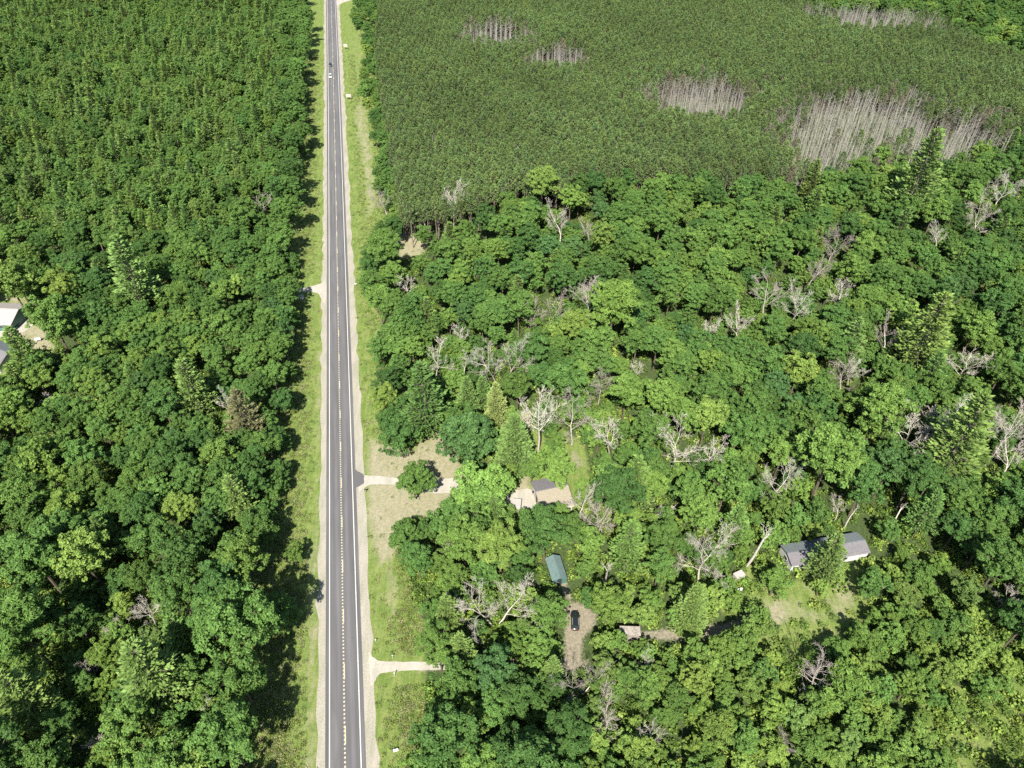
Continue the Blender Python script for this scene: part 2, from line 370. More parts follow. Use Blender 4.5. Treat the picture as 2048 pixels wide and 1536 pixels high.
m_white = flat('white_road_paint', (0.43, 0.42, 0.37), 0.6, 0.4, 0.16, 2.0)
m_yellow = flat('yellow_road_paint', (0.34, 0.312, 0.205), 0.6, 0.4, 0.18, 2.0)
tag(strip('gravel_shoulder', -5.35, 5.9, 0.006, m_grav, jit=0.26, seed=3), kind='structure')
road = tag(strip('road', -3.75, 3.85, 0.012, m_asph), kind='structure')
for s in (-1, 1): strip('edge_line', s * 2.93 - 0.10, s * 2.93 + 0.10, 0.017, m_white, parent=road)
y0 = float(G(690, 1488)[1]) - 12.5 * 6; dm = None; k = 0
while y0 < 620:
    n = 300
    if k < 290:
        ys = np.array([y0, y0 + 3.3]); strip('lane_dash', -0.04, 0.20, 0.017, m_yellow, ys=ys, parent=road)
    y0 += 12.5; k += 1
rb_v = []; rb_f = []; y0 = 20.0
while y0 < 620:                                               # painted rumble strip marks down the middle
    cx = float(road_x(y0)); o = len(rb_v)
    rb_v += [(cx - 0.24, y0, 0.016), (cx + 0.08, y0, 0.016), (cx + 0.08, y0 + 0.38, 0.016), (cx - 0.24, y0 + 0.38, 0.016)]
    rb_f.append((o, o + 1, o + 2, o + 3)); y0 += 0.80
tag(obj('rumble_strip_marks', mesh_np('rumble_strip_marks', rb_v, rb_f, [m_yellow]), road), kind='stuff')
# cracks and short tar-sealed marks across the lanes
m_crack = flat('crack_sealer', (0.075, 0.073, 0.073), 0.6, 0.4)
cr = MB()
for i in range(9):
    yy = float(rng.uniform(45, 420)); cx = float(road_x(yy)); xx = cx + float(rng.uniform(-2.6, 2.0)); L = float(rng.uniform(.3, 1.1))
    cr.add([(xx, yy, .0165), (xx + L, yy + float(rng.uniform(-.3, .3)), .0165), (xx + L, yy + .1, .0165), (xx, yy + .1, .0165)], [(0, 1, 2, 3)])
tag(cr.build('sealed_cracks', m_crack, road), kind='stuff')

def patchpoly(name, pts, z, m, sub=None, kind='structure'):
    """flat sheet from image corners, outline smoothed and roughened"""
    g0 = [Vector((float(a), float(b_))) for a, b_ in (G(p[0], p[1]) for p in pts)]; out = []
    n = len(g0); r = random.Random(len(pts) * 7 + int(pts[0][0]))
    for i in range(n):
        a, c_, d = g0[i - 1], g0[i], g0[(i + 1) % n]
        p0 = c_.lerp(a, 0.3); p2 = c_.lerp(d, 0.3)
        for t in (0, .33, .67, 1):
            q = p0.lerp(c_, t).lerp(c_.lerp(p2, t), t); out.append((q.x + r.uniform(-.12, .12), q.y + r.uniform(-.12, .12), z))
    me = bpy.data.meshes.new(name); me.from_pydata(out, [], [tuple(range(len(out)))]); me.materials.append(m)
    import bmesh
    bm = bmesh.new(); bm.from_mesh(me); bmesh.ops.triangulate(bm, faces=bm.faces)
    for f in bm.faces:
        f.normal_update()
        if f.normal.z < 0: f.normal_flip()
    bm.to_mesh(me); bm.free()
    return tag(obj(name, me), kind=kind)
patchpoly('driveway', [(652, 548), (645, 566), (630, 571), (606, 576), (575, 578), (560, 585), (590, 585), (620, 583), (638, 587), (646, 604), (652, 612)], 0.010, m_drive)
patchpoly('driveway', [(716, 948), (735, 951), (760, 952), (805, 957), (860, 961), (905, 955), (950, 960), (1000, 985), (1062, 975), (1075, 1010), (1035, 1022), (990, 1010),
                       (940, 985), (900, 986), (870, 988), (805, 971), (770, 968), (740, 969), (728, 975), (718, 985)], 0.008, m_drive)
patchpoly('driveway', [(736, 1300), (745, 1313), (756, 1321), (790, 1323), (838, 1324), (900, 1326), (900, 1340), (838, 1340), (800, 1341), (760, 1346), (750, 1362), (742, 1380)], 0.008, m_drive)
patchpoly('track', [(880, 1327), (960, 1318), (1060, 1319), (1140, 1318), (1145, 1328), (1060, 1330), (960, 1330), (880, 1340)], 0.007, m_track)
patchpoly('side_road', [(673, 14), (684, 6), (700, 1), (740, -8), (820, -18), (820, -30), (740, -22), (700, -14), (672, -14)], 0.010, m_drive)
patchpoly('asphalt_apron', [(707, 938), (715, 942), (728, 949), (729, 952), (728, 968), (716, 973), (708, 980)], 0.0125, m_asph)
patchpoly('barn_yard', [(-120, 634), (20, 636), (60, 640), (66, 652), (40, 668), (20, 674), (-120, 690)], 0.009, m_drive)
patchpoly('patio', [(1022, 988), (1064, 975), (1075, 1015), (1030, 1030)], 0.013, m_drive)

# ------------------------------------------------------------------ leaf masses
def unit(a): return a / np.maximum(np.linalg.norm(a, axis=-1, keepdims=True), 1e-9)
def leaf_quads(c, n, su, sv, r, fold=0.18, tdir=None):
    """c centres (n,3), n normals, half sizes su, sv -> verts, faces"""
    k = len(c); t = unit(np.cross(n, r.normal(size=(k, 3)) if tdir is None else tdir) + 1e-6)
    if tdir is not None: u, t = t, unit(np.cross(t, n)) ; u, t = t, u
    else: u = t
    w = unit(np.cross(n, u)) if tdir is None else t
    su = np.asarray(su)[:, None] * np.ones((k, 1)); sv = np.asarray(sv)[:, None] * np.ones((k, 1))
    d = n * (fold * (su + sv) * .5)
    v = np.stack([c - u * su - d, c - w * sv + d * .4, c + u * su - d, c + w * sv + d * .4], 1).reshape(-1, 3)
    return v, np.arange(k * 4).reshape(k, 4)
def tubes(segs, n=5):
    """segs: list of (a, b, ra, rb)"""
    if not segs: return np.zeros((0, 3)), np.zeros((0, 4), int)
    a = np.array([s[0] for s in segs], float); b = np.array([s[1] for s in segs], float)
    ra = np.array([s[2] for s in segs]); rb = np.array([s[3] for s in segs])
    d = unit(b - a); h = np.where(np.abs(d[:, 2:3]) > .9, [[1., 0, 0]], [[0, 0, 1.]]); u = unit(np.cross(d, h)); w = np.cross(d, u)
    V = []
    for i in range(n):
        t = 2 * math.pi * i / n; V.append(a + (u * math.cos(t) + w * math.sin(t)) * ra[:, None])
    for i in range(n):
        t = 2 * math.pi * i / n; V.append(b + (u * math.cos(t) + w * math.sin(t)) * rb[:, None])
    V = np.stack(V, 1); m = len(segs)
    F = np.concatenate([np.stack([np.full(m, i), np.full(m, (i + 1) % n), np.full(m, n + (i + 1) % n), np.full(m, n + i)], -1) + np.arange(m)[:, None] * 2 * n for i in range(n)])
    return V.reshape(-1, 3), F

def broadleaf(seed, R=4.6, ht=16.5, squash=1.2, nclump=160, nleaf=104, size=0.185, open_=0.0, spiky=False, nlobe=13, bark=None):
    """crown and trunk meshes of one broadleaved tree, foot at the origin"""
    r = np.random.default_rng(seed); zc = ht - R * squash; core = .60
    lobes = [(np.array([0, 0, zc + .02 * R]), R * core)]
    top = np.array([r.normal(0, .15) * R, r.normal(0, .15) * R, zc + R * squash * .62]); lobes.append((top, R * r.uniform(.26, .36)))
    for i in range(nlobe):
        a = i * 2.399 + r.uniform(-.45, .45); el = math.asin(np.clip(-.35 + 1.25 * (i + r.uniform(.1, .9)) / nlobe, -1, 1)); rr = R * r.uniform(.20, .36)
        dr = R * r.uniform(.92, 1.16) - rr
        lobes.append((np.array([math.cos(a) * math.cos(el) * dr, math.sin(a) * math.cos(el) * dr, zc + math.sin(el) * dr * squash]), rr))
    wgt = np.array([(l[1] / R) ** 1.7 for l in lobes]); wgt[0] *= 1.0; wgt /= wgt.sum(); tone = r.uniform(.1, .9, len(lobes))
    C, N, S, Vv = [], [], [], []
    for q in range(nclump):
        li = r.choice(len(lobes), p=wgt); L = lobes[li]; d = unit(r.normal(size=3) + np.array([0, 0, .5]))
        cc = L[0] + d * L[1] * r.uniform(.62, 1.08) * np.array([1, 1, min(squash, 1.15)])
        cr = r.uniform(.36, .85) * (R / 4.6); m = int(nleaf * (cr / (R / 4.6)) ** 1.5 * (1 - .3 * open_)) + 4
        dd = unit(r.normal(size=(m, 3)) + d * .8 + np.array([0, 0, .4])); rad = cr * r.uniform(.3, 1.1, (m, 1)) ** .7
        C.append(cc + dd * rad * np.array([1.15, 1.15, .7])); N.append(unit(dd * .9 + r.normal(size=(m, 3)) * .55 + np.array([0, 0, .3])))
        S.append(r.uniform(.6, 1.4, m) * size); cv = r.uniform(.1, .9)
        Vv.append(np.clip(cv * .3 + tone[li] * .3 + r.uniform(0, 1, m) * .4, 0, 1))
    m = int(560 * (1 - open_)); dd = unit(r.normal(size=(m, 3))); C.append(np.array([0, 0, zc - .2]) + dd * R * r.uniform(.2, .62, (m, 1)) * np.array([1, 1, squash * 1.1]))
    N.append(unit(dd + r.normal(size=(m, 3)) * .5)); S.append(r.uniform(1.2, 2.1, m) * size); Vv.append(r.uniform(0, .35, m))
    C, N, S, Vv = np.concatenate(C), np.concatenate(N), np.concatenate(S), np.concatenate(Vv)
    if spiky: v, f = leaf_quads(C, N, S * 1.5, S * .5, r)
    else: v, f = leaf_quads(C, N, S, S * r.uniform(.6, 1.0, len(S)), r)
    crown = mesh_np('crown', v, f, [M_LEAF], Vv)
    zb = max(1.0, zc - R * .6); segs = [((0, 0, -.3), (r.normal(0, .2), r.normal(0, .2), zb), .24, .18)]; tip = np.array(segs[0][1])
    segs.append((tip, (tip[0], tip[1], zc + R * .4), .18, .06))
    for L in lobes[2:]:
        p0 = tip + np.array([0, 0, r.uniform(0, max(.1, L[0][2] - tip[2]) * .6)]); segs.append((p0, L[0], .10, .03))
    tv, tf = tubes(segs, 6)
    return crown, mesh_np('trunk', tv, tf, [bark or M_BARK])

def pine(seed, ht=17.0, z0=4.5, L=3.0, dz=.85, nb=6, w=.16, ln=.42, per=9, droop=0.22, power=.75, bark=None, joined=False, top=0.35):
    r = np.random.default_rng(seed); C, N, T, S1, S2, Vv, segs = [], [], [], [], [], [], []
    z = z0; segs.append(((0, 0, -.3), (0, 0, ht * .6), .2, .13)); segs.append(((0, 0, ht * .6), (0, 0, ht - .3), .13, .02))
    while z < ht - .2:
        k = (ht - z) / (ht - z0); ll = L * k ** power * (1.0 if k < .85 else .9) + top; a0 = r.uniform(0, 6.3)
        for i in range(nb):
            a = a0 + i * 2 * math.pi / nb + r.normal(0, .22); l = ll * r.uniform(.55, 1.2); d = np.array([math.cos(a), math.sin(a), 0.])
            up = droop * (1.2 - 1.4 * k); tip = np.array([0, 0, z]) + d * l + np.array([0, 0, l * up])
            segs.append(((0, 0, z), tip, .045, .015)); side = np.array([-d[1], d[0], 0])
            m = max(4, int(per * l / 2)); t = r.uniform(.25, 1.05, m); s = r.uniform(-1, 1, m) * l * .26 * np.sin(np.clip(t, .1, 1) * 2.4)
            c = np.array([0, 0, z]) + t[:, None] * (tip - np.array([0, 0, z])) + side * s[:, None] + np.array([0, 0, 1]) * r.uniform(-.08, .25, (m, 1))
            dr = unit(d + side * (s[:, None] / (l * .3 + .1)) * .9 + np.array([0, 0, .45]) + r.normal(size=(m, 3)) * .25)
            C.append(c + dr * .15); T.append(dr); N.append(unit(np.array([0, 0, 1]) + r.normal(size=(m, 3)) * .45 + d * .3)); S1.append(r.uniform(.7, 1.3, m) * ln); S2.append(r.uniform(.7, 1.3, m) * w)
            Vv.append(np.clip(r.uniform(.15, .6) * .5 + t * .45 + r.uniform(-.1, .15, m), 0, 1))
        z += dz * r.uniform(.8, 1.2)
    m = 26; dr = unit(r.normal(size=(m, 3)) + np.array([0, 0, 1.])); C.append(np.array([0, 0, ht - .25]) + dr * .25); T.append(dr); N.append(unit(r.normal(size=(m, 3)))); S1.append(np.full(m, ln)); S2.append(np.full(m, w)); Vv.append(r.uniform(.5, 1, m))
    C, N, T, S1, S2, Vv = map(np.concatenate, (C, N, T, S1, S2, Vv))
    N = unit(N - T * np.sum(N * T, -1, keepdims=True)); wv = np.cross(N, T)
    v = np.stack([C - T * S1[:, None], C - wv * S2[:, None], C + T * S1[:, None], C + wv * S2[:, None]], 1).reshape(-1, 3); f = np.arange(len(v)).reshape(-1, 4)
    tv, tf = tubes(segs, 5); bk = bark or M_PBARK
    return mesh_np('crown', v, f, [M_NEED], Vv), mesh_np('trunk', tv, tf, [bk])

def tuft_pine(seed, ht=16.5):
    """plantation pine: bare straight stem, small crown of radiating needle tufts"""
    r = np.random.default_rng(seed); C, T, V, segs = [], [], [], []
    segs.append(((0, 0, -.3), (r.normal(0, .1), r.normal(0, .1), ht * .65), .17, .12)); segs.append((segs[0][1], (0, 0, ht), .12, .02))
    for z in np.arange(ht * .58, ht, .62):
        k = (ht - z) / (ht * .42); l0 = 1.75 * k ** .6 * (1.15 if k < .8 else .8) + .2; a0 = r.uniform(0, 6.3)
        for i in range(5):
            a = a0 + i * 1.2566 + r.normal(0, .25); l = l0 * r.uniform(.7, 1.15); d = np.array([math.cos(a), math.sin(a), .35]); tip = np.array([0, 0, z]) + d * l
            segs.append(((0, 0, z - .1), tip, .03, .012))
            for q in ((1.0, 10), (.6, 3)):
                m = q[1]; c = np.array([0, 0, z]) + d * l * q[0] + r.normal(0, .08, 3); dr = unit(r.normal(size=(m, 3)) + d * .8 + np.array([0, 0, .5]))
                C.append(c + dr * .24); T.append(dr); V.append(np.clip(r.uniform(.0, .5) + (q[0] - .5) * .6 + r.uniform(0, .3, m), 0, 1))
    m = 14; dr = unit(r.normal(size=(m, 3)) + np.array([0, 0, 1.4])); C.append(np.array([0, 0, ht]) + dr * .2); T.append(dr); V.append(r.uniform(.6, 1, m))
    C, T, V = map(np.concatenate, (C, T, V)); N = unit(np.cross(T, r.normal(size=T.shape))); wv = np.cross(N, T); s1, s2 = .40, .10
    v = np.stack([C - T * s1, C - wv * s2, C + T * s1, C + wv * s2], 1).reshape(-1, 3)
    # bare dead side branches on the stem
    for i in range(9):
        z = r.uniform(.3, .6) * ht; a = r.uniform(0, 6.3); segs.append(((0, 0, z), (math.cos(a) * .8, math.sin(a) * .8, z + .2), .02, .01))
    tv, tf = tubes(segs, 4)
    return mesh_np('crown', v, np.arange(len(v)).reshape(-1, 4), [M_NEED], V), mesh_np('trunk', tv, tf, [M_PBARK])

def bare_branches(seed, ht=17., R=5.0, split=.32, nmain=6, depth=3, up=.55, r0=.22, double=False, thin=1.0):
    r = np.random.default_rng(seed); trunk, br = [], []
    def limb(p, d, l, rad, lev, curl):
        n = [7, 5, 4, 2][lev]; q = np.array(p, float); dd = unit(np.array(d, float)); side = 1
        for i in range(n):
            dd = unit(dd + r.normal(size=3) * (.13 + .05 * lev) + np.array([0, 0, curl * .09])); e = q + dd * l / n
            ra = rad * (1 - .80 * i / n); rb = rad * (1 - .80 * (i + 1) / n); br.append((q, e, max(ra, .017 if lev < 2 else .012), max(rb, .010 if lev < 2 else .007)))
            if lev < depth and i >= (1 if lev == 0 else 0):
                for _ in range(2 if (lev > 0 and r.random() < .3) else 1):
                    ax = unit(np.cross(dd, r.normal(size=3))) * side; side = -side
                    nd_ = unit(dd * r.uniform(.7, 1.1) + ax * r.uniform(.5, .85) + np.array([0, 0, .08]))
                    limb(e, nd_, l * r.uniform(.32, .55) * (1.15 - .45 * i / n), max(rb * .55, .018), lev + 1, curl)
            q = e
    for s in ((-1, 1) if double else (0,)):
        base = np.array([s * .5, 0, -.3]); lean = np.array([s * .30 + r.normal(0, .06), r.normal(0, .08), 1.0]); p = base; fork = ht * split
        for i in range(3):
            lean = unit(lean + r.normal(size=3) * np.array([.06, .06, 0])); e = p + lean * (fork / 3); trunk.append((p, e, r0 * (1.15 - .12 * i), r0 * (1.03 - .12 * i))); p = e
        nm = nmain if not double else max(4, nmain - 1); tops = [p]; q = p
        for i in range(3):
            lean = unit(lean + r.normal(size=3) * .13); e = q + lean * (ht - fork) * .2; trunk.append((q, e, r0 * (.75 - .18 * i), r0 * (.57 - .18 * i))); q = e; tops.append(q)
        for i in range(nm):
            a = i * 2.399 + r.uniform(-.4, .4); el = up + r.uniform(-.3, .3) + .25 * (i / nm)
            d = np.array([math.cos(a) * math.cos(el) + s * .45, math.sin(a) * math.cos(el), math.sin(el)]); ll = R * r.uniform(.85, 1.2) * (1 - .3 * i / nm) / max(.62, math.cos(el))
            k = i / nm * 2.6; a0, a1 = tops[int(k)], tops[int(k) + 1]; limb(a0 + (a1 - a0) * (k - int(k)), d, ll, r0 * (.38 - .14 * i / nm), 0, .4)
        limb(q, lean, (ht - fork) * .42, r0 * .3, 0, .3)
    tv, tf = tubes(trunk, 8); bv, bf = tubes([(a, b_, x * thin, y * thin) for a, b_, x, y in br], 4)
    return mesh_np('branches', bv, bf, [M_DEAD]), mesh_np('trunk', tv, tf, [M_DEAD], smooth=True)

def pole_tree(seed, ht=15.5):
    """dead plantation pine: straight pale stem, a broom of fine dead twigs"""
    r = np.random.default_rng(seed); segs = [((0, 0, -.3), (r.normal(0, .15), r.normal(0, .15), ht * .6), .17, .12)]; segs.append((segs[0][1], (r.normal(0, .2), r.normal(0, .2), ht), .12, .03)); n1 = None
    tw = []
    for z in np.linspace(ht * .30, ht * .98, 34):
        k = (z / ht - .3) / .7; a = r.uniform(0, 6.3); l = (.35 + 1.35 * math.sin(min(1, k) * 2.6)) * r.uniform(.6, 1.1); d = np.array([math.cos(a), math.sin(a), r.uniform(.2, .8)])
        e = np.array([0, 0, z]) + d * l * .6; tw.append(((0, 0, z), e, .026, .02))
        for _ in range(2): tw.append((e, e + (d + r.normal(size=3) * .5) * l * .5, .02, .012))
    a, fa = tubes(segs, 5); b_, fb = tubes(tw, 3)
    fb4 = fb
    return mesh_np('dead_pine', np.concatenate([a, b_]), np.concatenate([fa, fb4 + len(a)]), [M_DPINE, M_TWIG], midx=[0] * len(fa) + [1] * len(fb4))

# ---- prototypes (mesh pairs)
OAK = [broadleaf(100 + i, R=[4.6, 4.9, 4.4, 4.7, 4.5][i % 5], squash=[1.15, .95, 1.3, 1.1, 1.4][i % 5], nlobe=[13, 16, 11, 14, 12][i % 5]) for i in range(9)]
MAPLE = [broadleaf(200 + i, R=4.4, ht=16.0, squash=[1.2, 1.1, 1.35][i % 3], nclump=170, nleaf=104, size=.178, spiky=(i % 2 == 1), nlobe=18) for i in range(4)]
AIRY = [broadleaf(300 + i, R=4.2, ht=16.0, squash=1.35, nclump=120, nleaf=46, size=.22, open_=.5, nlobe=15) for i in range(3)]
YOUNG = [broadleaf(400 + i, R=3.0, ht=8.5, squash=1.2, nclump=110, nleaf=62, size=.175, open_=.2, spiky=(i % 2 == 0), nlobe=11) for i in range(5)]
LOW = [broadleaf(450 + i, R=4.6, ht=10.5, squash=1.12, nclump=200, nleaf=104, size=.185, nlobe=15) for i in range(3)]
PINE = [pine(500 + i, ht=17., z0=[3.5, 5.0, 3.0, 4.][i % 4], L=[4.0, 3.6, 4.2, 3.8][i % 4], per=20, nb=7, ln=.36, w=.16, dz=.60, power=.78, top=.30, droop=.38) for i in range(5)]
SPRUCE = [pine(600 + i, ht=15., z0=.8, L=[3.9, 3.3][i % 2], per=26, nb=11, ln=.30, w=.14, dz=.40, droop=.05, power=.8) for i in range(2)]
PLUME = [broadleaf(650 + i, R=[2.7, 3.1, 2.5, 2.9][i], ht=15.0, squash=[1.7, 1.5, 1.9, 1.6][i], nclump=95, nleaf=40, size=.20, spiky=True, nlobe=12, open_=.1, bark=M_PBARK) for i in range(4)]
TUFT = [tuft_pine(700 + i) for i in range(6)]
BARE = [bare_branches(800, nmain=7), bare_branches(801, ht=16, R=5.6, nmain=8, split=.25), bare_branches(802, R=4.6, ht=17, nmain=8, split=.42, up=.6), bare_branches(803, double=True, split=.28, nmain=6, R=5.0),
        bare_branches(804, R=3.2, ht=15, nmain=6, up=.85, split=.35), bare_branches(805, R=5, ht=16, nmain=5, split=.4, up=.45), bare_branches(806, R=2.4, ht=15, nmain=15, depth=2, split=.25, up=.45, r0=.2)]
SNAG = [bare_branches(820, R=1.6, ht=15, nmain=4, depth=1, split=.62, up=.9, r0=.24), bare_branches(821, R=1.2, ht=13, nmain=3, depth=1, split=.75, up=1.0, r0=.22)]
POLE = [pole_tree(850 + i) for i in range(4)]
PR = {'oak': (OAK, 4.7, 11.8), 'maple': (MAPLE, 4.4, 11.2), 'airy': (AIRY, 4.2, 11.0), 'young': (YOUNG, 3.0, 5.2), 'low': (LOW, 4.6, 5.6), 'pine': (PINE, 3.5, 12.0), 'spruce': (SPRUCE, 3.9, 7.0), 'plume': (PLUME, 2.8, 10.5),
      'tuft': (TUFT, 1.8, 14.0), 'bare': (BARE, 5.0, 11.5), 'snag': (SNAG, 1.5, 10.5), 'pole': ([(p, None) for p in POLE], 1.6, 12.0)}

# ---- leaf colours (what the leaves themselves are)
TONE = {'lime': (0.165, 0.244, 0.054), 'light': (0.122, 0.204, 0.045), 'mid': (0.092, 0.170, 0.040), 'dark': (0.067, 0.134, 0.034), 'blue': (0.070, 0.140, 0.043),
        'olive': (0.130, 0.202, 0.053), 'pinegreen': (0.108, 0.190, 0.047), 'tuft': (0.088, 0.136, 0.045), 'paleconifer': (0.175, 0.240, 0.082), 'dry': (0.160, 0.160, 0.075)}
TONE_WORD = {'lime': 'bright lime green', 'light': 'light green', 'mid': 'mid green', 'dark': 'dark green', 'blue': 'blue-tinged green', 'olive': 'olive green', 'pinegreen': 'deep green', 'paleconifer': 'pale green', 'dry': 'thin brownish green'}
trees = []          # kind, variant, x, y, scale, rot, tone, tint, feature-label or None
def jit_tint(c, r=rng):
    k = r.normal(1, .09); h = r.normal(0, .035)
    return (max(.01, c[0] * k * (1 + h)), max(.01, c[1] * k), max(.01, c[2] * k * (1 - h)))
occ = {}
CELL = 6.0
def near_ok(x, y, r, f=1.0):
    i, j = int(x // CELL), int(y // CELL)
    for a in (i - 2, i - 1, i, i + 1, i + 2):
        for b_ in (j - 2, j - 1, j, j + 1, j + 2):
            for (x1, y1, r1) in occ.get((a, b_), ()):
                if (x - x1) ** 2 + (y - y1) ** 2 < (f * (r + r1)) ** 2: return False
    return True
def claim(x, y, r): occ.setdefault((int(x // CELL), int(y // CELL)), []).append((x, y, r))
def put(kind, x, y, s, tone, label=None, rot=None, v=None, tint=None):
    n = len(PR[kind][0])
    trees.append(dict(kind=kind, v=int(rng.integers(n)) if v is None else v, x=float(x), y=float(y), s=float(s), rot=float(rng.uniform(0, 6.28)) if rot is None else rot,
                      tone=tone, tint=jit_tint(TONE[tone]) if tint is None else tint, label=label))
def feature(kind, px, py, dia, tone, label, zc=None, v=None, rot=None, block=.8, stretch=None):
    R, z = PR[kind][1:3]; zz = z
    for _ in range(4):
        x, y = G(px, py, zz); s = dia / 2 / scale_at(x, y, zz) / R; zz = z * s if zc is None else zc
    x, y = G(px, py, zz)
    put(kind, x, y, s, tone, label, rot, v); claim(float(x), float(y), R * s * block)
    return float(x), float(y), s

# ---- trees that can be singled out in the photograph
F = feature
F('maple', 165, 1107, 104, 'lime', 'round bright lime green tree standing out in the left wood near the picture edge', v=0)
F('maple', 120, 566, 62, 'lime', 'small lime green tree above the barn, left picture edge')
F('maple', 18, 560, 84, 'lime', 'light yellow-green tree directly behind the pale barn roof')
F('maple', 98, 632, 88, 'light', 'broad light green tree right of the barn yard')
F('maple', 362, 1018, 66, 'lime', 'lime green tree in the left wood level with the dark gap beside it')
F('oak', 478, 1110, 100, 'light', 'yellow-green tree near the road edge of the left wood')
F('oak', 40, 1345, 96, 'light', 'bright clumpy tree at the lower left picture edge', v=1)
F('oak', 440, 1255, 150, 'mid', 'very large spreading oak-like tree leaning towards the road, lower left', v=1)
F('low', 556, 1232, 78, 'mid', 'tree reaching furthest over the grass verge at the lower left')
F('oak', 450, 1470, 125, 'mid', 'big rounded tree at the bottom of the picture left of the road')
F('pine', 285, 1325, 110, 'olive', 'feathery pine among leafy trees in the lower left wood')
F('pine', 252, 525, 84, 'olive', 'large tiered pine with pale branch tips in the left wood above the barn')
F('pine', 375, 755, 70, 'olive', 'pale feathered pine in the middle of the left wood')
F('young', 588, 1106, 44, 'light', 'low round bush on the left grass verge')
F('pine', 480, 815, 66, 'dry', 'thinning brownish pine near the road in the left wood')
F('pine', 35, 690, 62, 'pinegreen', 'bushy dark pine in front of the grey roofed house')
F('low', 832, 962, 74, 'mid', 'small round tree standing alone beside the gravel driveway', v=2)
F('low', 798, 868, 84, 'dark', 'dark green tree standing at the edge of the pale lawn', v=0)
F('low', 800, 838, 70, 'dark', None)
F('low', 938, 885, 112, 'blue', 'wide blue-green tree right of the pale lawn', v=1)
F('low', 925, 850, 78, 'mid', None)
F('spruce', 1029, 905, 84, 'olive', 'tall tiered bright spruce left of the brown roofed house', v=0, zc=7.0)
F('spruce', 992, 812, 60, 'paleconifer', 'pale green conifer behind the tall spruce', v=1)
F('spruce', 935, 800, 60, 'olive', 'green conifer left of the pale one above the lawn', v=1)
F('low', 962, 985, 124, 'light', 'broad light green tree between the lawn and the house', v=1)
F('low', 905, 1040, 84, 'mid', 'rounded tree below the lawn beside the drive', v=2)
F('maple', 1000, 1092, 92, 'lime', 'lime green tree between the lawn and the teal roofed shed', v=1)
F('maple', 766, 795, 56, 'lime', 'lime green tree beside the road above the pale lawn')
F('pine', 845, 775, 88, 'pinegreen', 'feathery conifer above the dark lawn tree')
F('maple', 1152, 650, 62, 'lime', 'bright lime green tree right of the forked dead tree')
F('maple', 1228, 612, 104, 'light', 'large light green tree with star-like leaf tips, right wood')
F('maple', 1085, 368, 66, 'lime', 'lime green feathery tree at the edge of the plantation', v=1)
F('maple', 1205, 465, 50, 'lime', 'small yellow-green tree below the edge of the plantation')
F('oak', 1664, 905, 124, 'light', 'large clumpy light green tree at the right beside a dead tree', v=1)
F('oak', 1765, 815, 120, 'light', 'large yellow-green tree left of the biggest dead tree', v=4)
F('pine', 1852, 320, 90, 'olive', 'big conifer at the corner of the dead pine stand')
F('pine', 1868, 640, 90, 'olive', 'pale tiered conifer on the right side of the wood')
F('pine', 1940, 850, 110, 'olive', 'broad feathery conifer right of the biggest dead tree')
F('maple', 1600, 735, 70, 'lime', 'lime green tree in the middle of the right wood')
F('pine', 1650, 1128, 62, 'olive', 'spruce growing against the front of the grey roofed long house', zc=5.8, v=0)
F('low', 1480, 1300, 80, 'light', 'light green tree below the yard of the long house')
F('spruce', 1385, 1215, 80, 'olive', 'conifer beside the dirt track below the spreading dead tree')
F('spruce', 1105, 1345, 60, 'olive', 'small conifer beside the driveway of the black car')
F('maple', 905, 1155, 60, 'light', 'light green tree in front of the double dead tree, left side')
F('pine', 895, 1220, 66, 'olive', 'small feathery conifer left of the double dead tree')
F('low', 810, 1075, 66, 'mid', 'rounded tree at the lower edge of the pale lawn')
F('maple', 770, 500, 66, 'light', 'light green tree at the roadside beside the small clearing')
F('oak', 1060, 1490, 70, 'light', 'light green tree at the bottom edge of the picture, right of the road')
F('oak', 930, 1440, 96, 'light', 'light tree above the bottom edge right of the road')
F('young', 1700, 1375, 0.1 + 110, 'light', 'rounded tree right of the grey dead tree in the yard')

